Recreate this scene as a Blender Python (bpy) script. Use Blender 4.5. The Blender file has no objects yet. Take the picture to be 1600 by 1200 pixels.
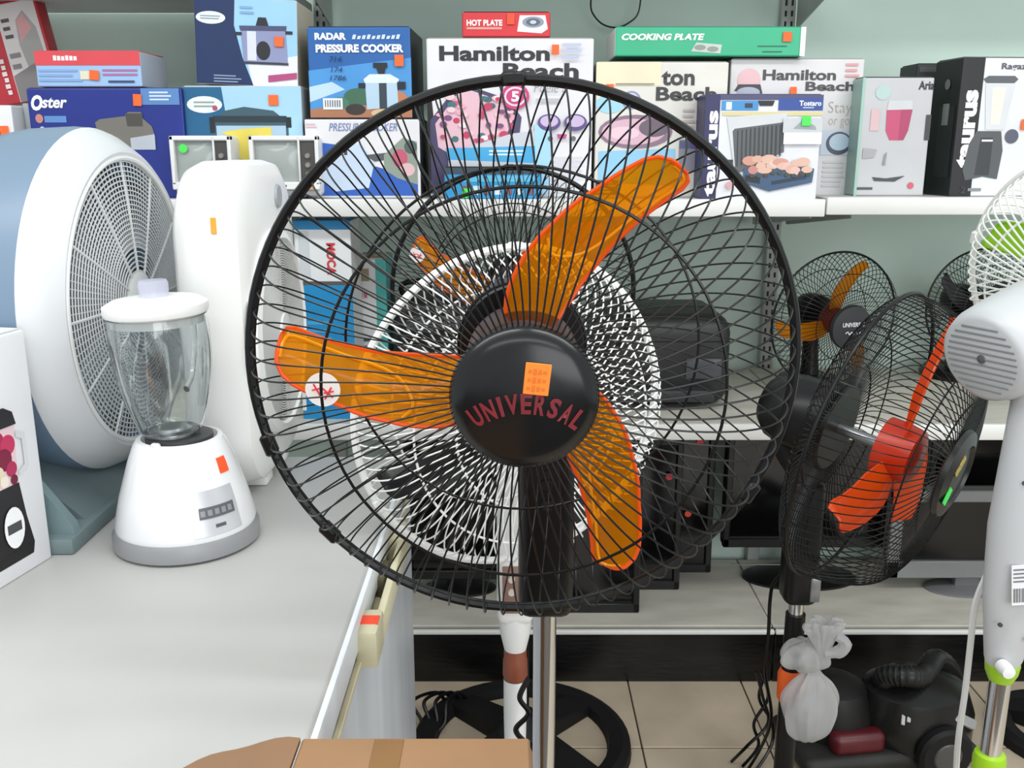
import bpy, bmesh, math, random
from mathutils import Matrix, Vector, noise
R_ = math.radians; PI = math.pi
random.seed(7)
sc = bpy.context.scene
COL = sc.collection
# ------------------------------------------------------------------ camera
PITCH = R_(13.9); FPX = 1490.0; CAMH = 1.33
cam = bpy.data.cameras.new('camera'); cam.sensor_width = 36; cam.lens = 36*FPX/1600; cam.clip_start = .02
camo = bpy.data.objects.new('camera', cam); COL.objects.link(camo)
camo.location = (0, 0, CAMH); camo.rotation_euler = (PI/2-PITCH, 0, 0); sc.camera = camo
# ------------------------------------------------------------------ light
w = bpy.data.worlds.new('world'); sc.world = w; w.use_nodes = True
bg = w.node_tree.nodes['Background']; bg.inputs[0].default_value = (.93, .97, 1, 1); bg.inputs[1].default_value = .62
def area(name, loc, rot, sx, sy, power, col=(1, 1, 1)):
    l = bpy.data.lights.new(name, 'AREA'); l.shape = 'RECTANGLE'; l.size = sx; l.size_y = sy; l.energy = power; l.color = col
    o = bpy.data.objects.new(name, l); COL.objects.link(o); o.location = loc; o.rotation_euler = rot; return o
# ceiling fluorescent rows and the shop window behind the photographer
area('ceiling_tube_light', (-1.3, .35, 3.0), (0, 0, 0), 2.4, .30, 24, (.97, 1, .98))
area('ceiling_tube_light', (1.5, .35, 3.0), (0, 0, 0), 2.4, .30, 24, (.97, 1, .98))
area('ceiling_tube_light', (0, -1.6, 3.0), (0, 0, 0), 4.0, .30, 26, (.97, 1, .98))
area('shop_window_light', (1.9, -3.0, 1.75), (R_(90), 0, R_(26)), 3.2, 2.2, 60, (.95, .98, 1))
sc.view_settings.view_transform = 'Standard'; sc.view_settings.look = 'None'
sc.view_settings.gamma = 1; sc.view_settings.use_curve_mapping = False
sc.view_settings.exposure = .45

# ------------------------------------------------------------------ helpers
CP, SP = math.cos(PITCH), math.sin(PITCH)
def _ray(x, y):
    u = (x-800)/FPX; v = (y-600)/FPX
    return u, CP-v*SP, -SP-v*CP
def P(x, y, D):          # point seen at x, y of the photograph that stands D metres away
    d = _ray(x, y); t = D/d[1]; return Vector((d[0]*t, D, CAMH+d[2]*t))
def PZ(x, y, z):         # the same on a level surface
    d = _ray(x, y); t = (z-CAMH)/d[2]; return Vector((d[0]*t, d[1]*t, z))
def lin(h):
    h = h.lstrip('#'); o = []
    for i in (0, 2, 4):
        c = int(h[i:i+2], 16)/255
        o.append(c/12.92 if c <= .04045 else ((c+.055)/1.055)**2.4)
    return (o[0], o[1], o[2], 1)
_M = {}
def m(hexc, rough=.5, metal=0., var=.05, scale=14., bump=0., bscale=60., coat=0., trans=0., stretch=None, spec=.5, alpha=1.):
    key = (hexc, rough, metal, var, scale, bump, bscale, coat, trans, stretch, spec, alpha)
    if key in _M: return _M[key]
    mt = bpy.data.materials.new('mat_'+hexc.strip('#')); mt.use_nodes = True
    nt = mt.node_tree; b = nt.nodes['Principled BSDF']; c = lin(hexc)
    b.inputs['Base Color'].default_value = c; b.inputs['Roughness'].default_value = rough
    b.inputs['Metallic'].default_value = metal; b.inputs['Coat Weight'].default_value = coat
    b.inputs['Transmission Weight'].default_value = trans; b.inputs['Specular IOR Level'].default_value = spec
    b.inputs['Alpha'].default_value = alpha
    if var > 0 or bump > 0:
        tc = nt.nodes.new('ShaderNodeTexCoord'); src = tc.outputs['Object']
        if stretch:
            mp = nt.nodes.new('ShaderNodeMapping'); mp.inputs['Scale'].default_value = stretch
            nt.links.new(src, mp.inputs[0]); src = mp.outputs[0]
    if var > 0:
        n = nt.nodes.new('ShaderNodeTexNoise'); n.inputs['Scale'].default_value = scale; n.inputs['Detail'].default_value = 4
        nt.links.new(src, n.inputs['Vector'])
        r = nt.nodes.new('ShaderNodeValToRGB')
        r.color_ramp.elements[0].position = .3; r.color_ramp.elements[1].position = .7
        r.color_ramp.elements[0].color = tuple(max(0, x*(1-var*1.6)) for x in c[:3])+(1,)
        r.color_ramp.elements[1].color = tuple(min(1, x*(1+var)) for x in c[:3])+(1,)
        nt.links.new(n.outputs['Fac'], r.inputs[0]); nt.links.new(r.outputs[0], b.inputs['Base Color'])
    if bump > 0:
        n2 = nt.nodes.new('ShaderNodeTexNoise'); n2.inputs['Scale'].default_value = bscale; n2.inputs['Detail'].default_value = 3
        nt.links.new(src, n2.inputs['Vector'])
        bp = nt.nodes.new('ShaderNodeBump'); bp.inputs['Strength'].default_value = bump; bp.inputs['Distance'].default_value = .004
        nt.links.new(n2.outputs['Fac'], bp.inputs['Height']); nt.links.new(bp.outputs[0], b.inputs['Normal'])
    _M[key] = mt; return mt
def tinted(name, colour, body, see, rough=.15):
    """clear coloured plastic: light passes tinted, some is scattered, the skin is glossy"""
    mt = bpy.data.materials.new(name); mt.use_nodes = True; nt = mt.node_tree
    out = nt.nodes['Material Output']; b = nt.nodes['Principled BSDF']
    b.inputs['Base Color'].default_value = body; b.inputs['Roughness'].default_value = rough
    tp = nt.nodes.new('ShaderNodeBsdfTransparent'); tp.inputs[0].default_value = colour
    tl = nt.nodes.new('ShaderNodeBsdfTranslucent'); tl.inputs[0].default_value = body
    m1 = nt.nodes.new('ShaderNodeMixShader'); m1.inputs[0].default_value = .4
    nt.links.new(b.outputs[0], m1.inputs[1]); nt.links.new(tl.outputs[0], m1.inputs[2])
    m2 = nt.nodes.new('ShaderNodeMixShader'); m2.inputs[0].default_value = see
    nt.links.new(m1.outputs[0], m2.inputs[1]); nt.links.new(tp.outputs[0], m2.inputs[2])
    nt.links.new(m2.outputs[0], out.inputs[0]); return mt
BLACK = m('#0e0e0f', .34, var=.12, spec=.32); BLACKW = m('#0b0b0c', .3, var=0, spec=.35); MATTE = m('#121212', .6, var=.1, spec=.3)
CAPB = m('#121315', .22, var=.05, spec=.4); CHROME = m('#d8dadd', .12, 1., var=0); STEEL = m('#9a9c9e', .3, .9, var=0)
WHITEP = m('#e6e6e4', .35, var=.02, scale=5); WHITEW = m('#f0f0ee', .4, var=0)
SHELF = m('#cfd0cc', .5, var=.06, scale=6); ORG = m('#ff6a2c', .55, var=.03); GRN = m('#4fe65a', .55, var=.03)
RED = m('#c8242c', .5, var=.03)
AMBER = tinted('amber_plastic', (1, .60, .08, 1), (.86, .37, .008, 1), .60, .12)
AMBER_RIM = tinted('amber_rim', (1, .32, .03, 1), (1, .17, .015, 1), .2, .25)  # redder than the blade: edge glow of the plastic put into the colour
RIDGE = tinted('amber_ridge', (1, .72, .08, 1), (1, .55, .012, 1), .3, .15)
ORANGE_PL = tinted('orange_plastic', (1, .22, .02, 1), (1, .135, .012, 1), .12, .2)
GREEN_PL = tinted('green_plastic', (.55, .9, .05, 1), (.40, .66, .03, 1), .3, .2)

class MB:
    def __init__(s): s.v = []; s.f = []; s.mi = []
    def add(s, vs, fs, mi=0):
        o = len(s.v); s.v += [tuple(p) for p in vs]; s.f += [tuple(i+o for i in q) for q in fs]; s.mi += [mi]*len(fs); return s
    def box(s, a, b, mi=0):
        (x0, y0, z0), (x1, y1, z1) = a, b
        return s.add([(x0,y0,z0),(x1,y0,z0),(x1,y1,z0),(x0,y1,z0),(x0,y0,z1),(x1,y0,z1),(x1,y1,z1),(x0,y1,z1)],
                     [(0,3,2,1),(4,5,6,7),(0,1,5,4),(1,2,6,5),(2,3,7,6),(3,0,4,7)], mi)
    def rbox(s, a, b, r=.004, seg=2, mi=0, M=None):
        bm = bmesh.new(); bmesh.ops.create_cube(bm, size=1)
        c = [(a[i]+b[i])/2 for i in range(3)]; d = [abs(b[i]-a[i]) for i in range(3)]
        for v in bm.verts: v.co = Vector((v.co.x*d[0]+c[0], v.co.y*d[1]+c[1], v.co.z*d[2]+c[2]))
        r = min(r, min(d)*.45)
        bmesh.ops.bevel(bm, geom=bm.edges[:], offset=r, segments=seg, profile=.5, affect='EDGES')
        if M: bmesh.ops.transform(bm, matrix=M, verts=bm.verts)
        bm.verts.index_update()
        s.add([v.co[:] for v in bm.verts], [[v.index for v in f.verts] for f in bm.faces], mi); bm.free(); return s
    def lathe(s, prof, n=32, mi=0, M=None, a0=0, a1=2*PI):
        vs = []; fs = []; k = len(prof); full = abs(a1-a0-2*PI) < 1e-6; cnt = n if full else n+1
        for i in range(cnt):
            a = a0+(a1-a0)*i/n; c, t = math.cos(a), math.sin(a)
            for (r, z) in prof: vs.append((r*c, r*t, z))
        for i in range(n):
            j = (i+1) % cnt
            for q in range(k-1): fs.append((i*k+q, j*k+q, j*k+q+1, i*k+q+1))
        if M: vs = [M @ Vector(p) for p in vs]
        return s.add(vs, fs, mi)
    def tube(s, pts, r, n=8, closed=False, mi=0, cap=True):
        pts = [Vector(p) for p in pts]; N = len(pts); vs = []; fs = []; up = None
        for i, p in enumerate(pts):
            t = (pts[(i+1) % N]-pts[i-1]) if closed else (pts[min(i+1, N-1)]-pts[max(i-1, 0)])
            t.normalize()
            if up is None: up = t.orthogonal().normalized()
            up = (up-t*up.dot(t)); up = up.normalized() if up.length > 1e-6 else t.orthogonal().normalized()
            b = t.cross(up); rr = r[i] if isinstance(r, (list, tuple)) else r
            for k in range(n):
                a = 2*PI*k/n; vs.append(p+up*(math.cos(a)*rr)+b*(math.sin(a)*rr))
        for i in range(N if closed else N-1):
            j = (i+1) % N
            for k in range(n): fs.append((i*n+k, i*n+(k+1) % n, j*n+(k+1) % n, j*n+k))
        if cap and not closed:
            fs.append(tuple(range(n))[::-1]); fs.append(tuple((N-1)*n+k for k in range(n)))
        return s.add(vs, fs, mi)
    def prism(s, poly, y0, y1, mi=0, M=None):      # outline in x,z pushed along y
        n = len(poly); vs = [(x, y0, z) for x, z in poly]+[(x, y1, z) for x, z in poly]
        fs = [tuple(range(n)), tuple(range(2*n-1, n-1, -1))]+[(i, i+n, (i+1) % n+n, (i+1) % n) for i in range(n)]
        if M: vs = [M @ Vector(p) for p in vs]
        return s.add(vs, fs, mi)
    def mesh(s, name, mats, smooth=True, angle=40):
        me = bpy.data.meshes.new(name); me.from_pydata(s.v, [], s.f)
        for x in (mats if isinstance(mats, (list, tuple)) else [mats]): me.materials.append(x)
        for p, i in zip(me.polygons, s.mi): p.material_index = i
        bm = bmesh.new(); bm.from_mesh(me); bmesh.ops.recalc_face_normals(bm, faces=bm.faces); bm.to_mesh(me); bm.free()
        if smooth:
            me.polygons.foreach_set('use_smooth', [True]*len(me.polygons))
            try: me.set_sharp_from_angle(angle=R_(angle))
            except Exception: pass
        me.update(); return me
I4 = Matrix.Identity(4)
def part(name, mb, mats, parent, M=None, smooth=True, label=None, kind=None):
    me = mb if isinstance(mb, bpy.types.Mesh) else mb.mesh(name, mats, smooth)
    o = bpy.data.objects.new(name, me); COL.objects.link(o); o.parent = parent
    if M is not None: o.matrix_basis = M
    if label: o['label'] = label
    if kind: o['kind'] = kind
    return o
def thing(name, label, cat, loc=(0, 0, 0), rotz=0, group=None, rot=None):
    o = bpy.data.objects.new(name, None); COL.objects.link(o); o.empty_display_size = .05
    o.location = loc; o.rotation_euler = rot if rot else (0, 0, rotz); o['label'] = label; o['category'] = cat
    if group: o['group'] = group
    return o
def struct(name, mb, mats, parent=None, smooth=False):
    o = part(name, mb, mats, parent, smooth=smooth)
    o['kind'] = 'structure'
    return o
def text_mesh(txt, bold=.02, shear=0.):
    cu = bpy.data.curves.new('lettering', 'FONT'); cu.body = txt; cu.offset = bold; cu.shear = shear; cu.resolution_u = 3
    ob = bpy.data.objects.new('lettering', cu); me = bpy.data.meshes.new_from_object(ob)
    bpy.data.objects.remove(ob); bpy.data.curves.remove(cu); return me
def fit_text(txt, w, h, bold=.02, shear=0., rot=0):
    """letters as a flat mesh in x,z filling w by h from the origin, facing -y"""
    me = text_mesh(txt, bold, shear); R = Matrix.Rotation(R_(rot), 4, 'Z')
    co = [R @ v.co for v in me.vertices]
    x0 = min(c.x for c in co); x1 = max(c.x for c in co); y0 = min(c.y for c in co); y1 = max(c.y for c in co)
    for v, c in zip(me.vertices, co): v.co = ((c.x-x0)/(x1-x0)*w, 0, (c.y-y0)/(y1-y0)*h)
    return me

class Print:
    """flat printing on the front of a box, drawn in the coordinates of the front as the photograph shows it"""
    def __init__(s, box, w, h, d, rect):
        s.o = box; s.w = w; s.h = h; s.d = d; s.r = rect; s.mb = MB(); s.mats = []; s.k = 0
    def uv(s, x, y):
        x0, y0, x1, y1 = s.r
        return -s.w/2+(x-x0)/(x1-x0)*s.w, (y1-y)/(y1-y0)*s.h
    def poly(s, pts, col, rough=.45):
        mt = m(col, rough, var=.03)
        if mt not in s.mats: s.mats.append(mt)
        s.k += 1; yy = -s.d/2-.0006-.00012*s.k
        q = [s.uv(*p) for p in pts]; q = [(min(max(a, -s.w/2), s.w/2), min(max(b, 0), s.h)) for a, b in q]
        s.mb.add([(a, yy, b) for a, b in q], [tuple(range(len(q)))], s.mats.index(mt)); return s
    def rect(s, x0, y0, x1, y1, col): return s.poly([(x0, y1), (x1, y1), (x1, y0), (x0, y0)], col)
    def ell(s, cx, cy, rx, ry, col, n=20): return s.poly([(cx+rx*math.cos(2*PI*i/n), cy+ry*math.sin(2*PI*i/n)) for i in range(n)], col)
    def text(s, txt, x0, y0, x1, y1, col, bold=.02, shear=0., rot=0):
        a, b = s.uv(x0, y1); c, e = s.uv(x1, y0)
        me = fit_text(txt, c-a, e-b, bold, shear, rot); me.materials.append(m(col, .5, var=0))
        s.k += 1
        part('lettering', me, None, s.o, Matrix.Translation((a, -s.d/2-.0010-.00012*s.k, b))); return s
    def lines(s, x0, y0, x1, y1, n, col):
        for i in range(n):
            yy = y0+(y1-y0)*(i+.2)/n; s.rect(x0, yy, x1-(x1-x0)*random.random()*.3, yy+(y1-y0)/n*.45, col)
        return s
    def sticker(s, x0, y0, x1, y1, mat, tilt=0):
        a, b = s.uv(x0, y1); c, e = s.uv(x1, y0); mb = MB(); s.k += 1
        mb.rbox((-(c-a)/2, -.0007, -(e-b)/2), ((c-a)/2, .0007, (e-b)/2), .0006, 1)
        part('price_sticker', mb, mat, s.o, Matrix.Translation(((a+c)/2, -s.d/2-.0024-.00012*s.k, (b+e)/2)) @ Matrix.Rotation(tilt, 4, 'Y')); return s
    def done(s, name='printed_front'):
        if s.mb.v: part(name, s.mb, s.mats, s.o, smooth=False)
TOPS = {}
def carton(name, label, x0, x1, yt, yb, D, depth, zb, front='#e8e8ea', side='#d8d8da', top=None, rotz=0, lean=0, cat='box', group=None, key=None):
    ym = (yt+yb)/2; a = P(x0, ym, D); b = P(x1, ym, D); zt = P((x0+x1)/2, yt, D).z
    w_ = b.x-a.x; h = zt-zb
    t = thing(name, label, cat, ((a.x+b.x)/2, D+depth/2, zb), group=group, rot=(0, lean, rotz))
    bm = bmesh.new(); bmesh.ops.create_cube(bm, size=1)
    for v in bm.verts: v.co = Vector((v.co.x*w_, v.co.y*depth, (v.co.z+.5)*h))
    bmesh.ops.bevel(bm, geom=bm.edges[:], offset=.003, segments=2, profile=.5, affect='EDGES')
    me = bpy.data.meshes.new('carton_body')
    for f in bm.faces:
        n = f.normal; f.material_index = 0 if n.y < -.7 else (2 if abs(n.z) > .7 else 1)
    bm.to_mesh(me); bm.free()
    for c in (front, side, top or side): me.materials.append(m(c, .45, var=.035, scale=9, bump=.04, bscale=25))
    part('carton_body', me, None, t)
    tm = m(top or side, .5, var=.04, scale=9)
    for s in (-1, 1):
        mb = MB().rbox((-w_/2+.004, .0015 if s > 0 else -depth/2+.004, 0), (w_/2-.004, depth/2-.004 if s > 0 else -.0015, .0022), .0008, 1)
        part('top_flap', mb, tm, t, Matrix.Translation((0, 0, h)) @ Matrix.Rotation(R_(.3), 4, 'X'))
    part('packing_tape', MB().rbox((-w_/2+.01, -.02, h+.0022), (w_/2-.01, .02, h+.0031), .0004, 1), m('#cfc6ae', .2, var=.02), t)
    if key: TOPS[key] = zb+h+.0035
    return t, Print(t, w_, h, depth, (x0, yt, x1, yb))

# ------------------------------------------------------------------ setting
WALL_D = 2.65; ZS = 1.224; ZM = .728; ZB = .1465; FRONT = 2.05; BASE_D = 2.19
mt_floor = m('#9c8c78', .35, var=.10, scale=7, bump=.03)
fl = struct('floor', MB().box((-3, -3.2, -.06), (3.2, WALL_D, -.004)), m('#4a4036', .7))
tile_mesh = MB().rbox((-.1435, -.1435, -.004), (.1435, .1435, 0), .0015, 1).mesh('floor_tile', m('#c2b29c', .38, var=.12, scale=5, bump=.03), False)
for i in range(-7, 8):
    for j in range(0, 9):
        x = .297+.2907*i-.145; y = 1.916+.2907*(j-6)+.145
        if 0 < y-.15 and y < 2.55:
            o = part('floor_tile', tile_mesh, None, fl, Matrix.Translation((x, y, 0)) @ Matrix.Rotation(PI/2*((i*3+j*5) % 4), 4, 'Z'))
wb = struct('wall_back', MB().box((-3, WALL_D, 0), (3.2, WALL_D+.1, 3.1)), m('#cce0d6', .75, var=.03, scale=2.5, bump=.02))
UPX = (-1.70, -.495, .715, 1.925)
upm = m('#a9aeaa', .45, var=.05); holem = m('#2a2c2b', .8, var=0); kickm = m('#0c0c0d', .3, var=.5, scale=9, bump=.25, bscale=22, stretch=(1, 1, 5))
shm = m('#c6c7c2', .45, var=.07, scale=5); lipm = m('#e2e2de', .4, var=.04, scale=4)
basem = m('#c9c5ba', .5, var=.10, scale=5, stretch=(1.2, 4, 1))
def shelf_board(parent, x0, x1, D0, z, name='shelf_board', mat=shm, lip=.036):
    b = part(name, MB().rbox((x0, D0+(.012 if lip > .02 else .030), z-.022 if lip > .02 else z-.010), (x1, WALL_D-.032, z), .002, 1), mat, parent)
    part('front_lip', MB().rbox((x0, D0, z-lip), (x1, D0+.013, z+.001), .003, 2), lipm, b)
    return b
bays = []
for k, lab in enumerate(('grey metal shelf bay on the left holding the mini televisions and juicer box',
                         'grey metal shelf bay in the middle behind the large fan',
                         'grey metal shelf bay on the right behind the white and green fan')):
    x0, x1 = UPX[k]-.018, UPX[k+1]-.020
    b = thing('shelf_bay', lab, 'shelving', (0, 0, 0), group='metal shelf bays along the back wall'); bays.append(b)
    if k == 2: x0 -= .03
    if k == 1: x1 -= .031
    zs = ZS+(.004 if k == 2 else 0)
    shelf_board(b, x0, x1, FRONT, zs); shelf_board(b, x0, x1, FRONT, ZM, mat=basem)
    zu = (1.69, 1.765, 1.90)[k]; shelf_board(b, x0, x1, 2.20, zu)
    shelf_board(b, x0, x1, BASE_D-.004, ZB, 'base_shelf', basem, .011)
    part('kick_plate', MB().rbox((x0, BASE_D+.002, .001), (x1, BASE_D+.016, ZB-.012), .002, 1), kickm, b)
    for xx, z, hb_ in (((UPX[k]+.03, zu, .05), (UPX[k+1]-.03, zu, .05)), ((UPX[k]+.03, zu, .11),), ((UPX[k]+.022, 1.765, .11), (UPX[k+1]-.03, zu, .11)))[k]:
        part('bracket', MB().prism([(0, 0), (0, -hb_), (.02, -hb_), (.42, -.03), (.42, 0)], -.0015, .0015,
             M=Matrix.Translation((xx, WALL_D-.03, z-.024)) @ Matrix.Rotation(-PI/2, 4, 'Z')), upm, b)
    for z in (ZS, ZM):
        for xx in ((UPX[k]+.03), (UPX[k+1]-.06)):
            part('bracket', MB().prism([(0, 0), (0, -.07), (.02, -.07), (.5, -.02), (.5, 0)], -.0015, .0015,
                 M=Matrix.Translation((xx, WALL_D-.03, z-.024)) @ Matrix.Rotation(-PI/2, 4, 'Z')), upm, b)
    xu = UPX[k]
    up = part('upright', MB().rbox((xu-.018, WALL_D-.03, 0), (xu+.018, WALL_D-.002, 2.3), .002, 1), upm, b)
    hm = MB()
    for i in range(60):
        z = .62+i*.026
        for s in (-1, 1): hm.box((xu+s*.008-.0028, WALL_D-.0308, z), (xu+s*.008+.0028, WALL_D-.0295, z+.014))
    part('slot_rows', hm, holem, up, smooth=False, kind='stuff')
# loose wire hanging down the wall
wp = [P(x, y, 2.6) for x, y in ((926, -30), (923, 8), (928, 24), (942, 38), (962, 43), (982, 36), (998, 18), (1003, -30))]
def smooth_path(pts, n=8, closed=False):
    pts = [Vector(p) for p in pts]; N = len(pts); out = []
    rng = range(N if closed else N-1)
    for i in rng:
        p0 = pts[(i-1) % N] if closed or i > 0 else pts[0]; p1 = pts[i]; p2 = pts[(i+1) % N]
        p3 = pts[(i+2) % N] if closed or i+2 < N else pts[-1]
        for k in range(n):
            t = k/n
            out.append(.5*((2*p1)+(p2-p0)*t+(2*p0-5*p1+4*p2-p3)*t*t+(3*p1-p0-3*p2+p3)*t**3))
    if not closed: out.append(pts[-1])
    return out
def cable(name, label, pts, r, mat, n=8, cat='cable', group=None):
    o = part(name, MB().tube(smooth_path(pts, n), r, 6), mat, None)
    o['label'] = label; o['category'] = cat
    if group: o['group'] = group
    return o
cable('wall_cable', 'thin black cable looping down the wall above the shelf boxes', wp, .0022, BLACKW)

# ------------------------------------------------------------------ fans
def head_matrix(c, f, roll=0):
    f = Vector(f).normalized(); x = Vector((0, 0, 1)).cross(f).normalized(); y = f.cross(x)
    M = Matrix((x, y, f)).transposed().to_4x4(); M.translation = Vector(c)
    return M @ Matrix.Rotation(roll, 4, 'Z')
def interp(prof, r):
    for (r0, z0), (r1, z1) in zip(prof, prof[1:]):
        if min(r0, r1) <= r <= max(r0, r1): return z0+(z1-z0)*(r-r0)/(r1-r0 if r1 != r0 else 1)
    return prof[-1][1]
def guard(t, M, name, prof, n, sweep, wr, mat, rings=(), single=True, seg=14, ring_r=.0016):
    pts = [Vector((r, 0, z)) for r, z in prof]; sm = smooth_path(pts, 3); r0 = sm[0].x; r1 = sm[-1].x
    path = []
    for p in sm:
        a = sweep*(p.x-r0)/(r1-r0); path.append((p.x*math.cos(a), p.x*math.sin(a), p.z))
    zz = [(p.x, p.z) for p in sm]
    mb = MB()
    first = True
    g = None
    for r in rings:
        z = interp(zz, r); s = -1 if z < 0 else 1
        ring = MB().tube([(r*math.cos(2*PI*i/72), r*math.sin(2*PI*i/72), z-s*wr*1.6) for i in range(72)], ring_r, 6, True)
        if g is None: g = part(name, ring, mat, t, M)
        else: part('support_ring', ring, mat, g)
    if single:
        wm = MB().tube(path, wr, 6).mesh('guard_wire', mat)
        for i in range(n): part('guard_wire', wm, None, g, Matrix.Rotation(2*PI*i/n, 4, 'Z'))
    else:
        wm = MB()
        for i in range(n):
            R = Matrix.Rotation(2*PI*i/n, 4, 'Z'); wm.tube([R @ Vector(p) for p in path], wr, 4)
        part('guard_wires', wm, mat, g, kind='stuff')
    return g
LEAD = [(.040, 62), (.065, 54), (.090, 44), (.130, 30), (.168, 19.5), (.190, 15), (.205, 12), (.213, 9.5), (.217, 6.5)]
TRAIL = [(.040, 2), (.065, 4), (.090, 5), (.130, 4.5), (.168, 2.2), (.190, .6), (.205, -.6), (.213, -.4), (.217, 1.2)]
def blade_mesh(scale, pitch=.03, z0=.0, th=.0016, nc=9):
    rows = []
    for i in range(len(LEAD)*3-2):
        q = i/3; k = min(int(q), len(LEAD)-2); fr = q-k
        r = LEAD[k][0]*(1-fr)+LEAD[k+1][0]*fr; a = LEAD[k][1]*(1-fr)+LEAD[k+1][1]*fr; b = TRAIL[k][1]*(1-fr)+TRAIL[k+1][1]*fr
        row = []
        for j in range(nc):
            s = j/(nc-1); ang = R_(a+(b-a)*s)
            z = z0+pitch*(.5-s)*(1-.35*r/.217)*min(1, r/.09)+.006*math.sin(PI*s)
            row.append(Vector((r*math.cos(ang), r*math.sin(ang), z))*scale)
        rows.append(row)
    mb = MB(); nr = len(rows); vs = []
    for sgn in (1, -1):
        for row in rows: vs += [(p.x, p.y, p.z+sgn*th/2) for p in row]
    o = nr*nc; fs = []
    for i in range(nr-1):
        for j in range(nc-1):
            a = i*nc+j; fs.append((a, a+1, a+nc+1, a+nc)); fs.append((o+a, o+a+nc, o+a+nc+1, o+a+1))
    mb.add(vs, fs)
    out = [r[0] for r in rows]+rows[-1][1:-1]+[r[-1] for r in rows][::-1]
    rim = MB().tube(out, .0018*scale+.0002, 6, False)
    emb = []
    for fr, s in ((.34, .12), (.32, .4), (.36, .7), (.5, .85), (.75, .86), (.9, .7), (.93, .4)):
        row = rows[int(fr*(nr-1))]; p = row[int(round(s*(nc-1)))]; emb.append((p.x, p.y, p.z+.0016))
    return mb, rim, smooth_path(emb, 5)
def blades(t, M, tips, scale, mat, rimmat, pitch=.03, emboss=True, z0=0):
    mb, rim, emb = blade_mesh(scale, pitch, z0); bm_ = mb.mesh('blade', mat); rm = rim.mesh('blade_rim', rimmat)
    em = MB().tube(emb, .0015*scale, 5).mesh('blade_ridge', RIDGE) if emboss else None
    out = []
    for a in tips:
        b = part('blade', bm_, None, t, M @ Matrix.Rotation(R_(a), 4, 'Z')); part('blade_rim', rm, None, b)
        if em: part('blade_ridge', em, None, b)
        out.append(b)
    return out
def clip(R): return MB().rbox((-.010, -.005, -.007), (.010, .0055, .007), .002, 1)
FRONTP = [(.050, .093), (.085, .0925), (.12, .090), (.16, .083), (.19, .073), (.208, .060), (.222, .040), (.231, .018), (.2335, .002)]
REARP = [(.054, -.071), (.10, -.074), (.14, -.071), (.175, -.062), (.20, -.050), (.219, -.034), (.230, -.016), (.2335, -.002)]
def ring(r, tr, z=0, sq=False, n=96): return MB().tube([(r*math.cos(2*PI*i/n), r*math.sin(2*PI*i/n), z) for i in range(n)], tr, 8, True)
def sc_prof(p, s): return [(r*s, z*s) for r, z in p]
def fan_base(t, r=.205, mat=MATTE, M=None):
    mb = MB(); mb.lathe([(r-.055, .004), (r-.05, .024), (r-.02, .03), (r-.003, .02), (r, .001), (r-.055, .001), (r-.055, .004)], 48)
    b = part('base_ring', mb, mat, t, M)
    part('base_dome', MB().lathe([(.075, .002), (.072, .03), (.05, .055), (.03, .085), (.0, .086)], 32), mat, b)
    sp = MB().prism([(.05, .002), (r-.03, .002), (r-.03, .024), (.07, .045), (.04, .045)], -.034, .034).mesh('base_spoke', mat)
    for k in range(4): part('base_spoke', sp, None, b, Matrix.Rotation(PI/2*k+PI/4, 4, 'Z'))
    return b
def motor(t, M, r, z0, z1, mat=BLACK, name='motor_housing'):
    d = z1-z0   # z1 < z0 : towards the back
    return part(name, MB().lathe([(0, z0), (r*.92, z0), (r, z0+d*.08), (r, z0+d*.55), (r*.9, z0+d*.8), (r*.62, z0+d*.96), (0, z1)], 32), mat, t, M)

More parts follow.
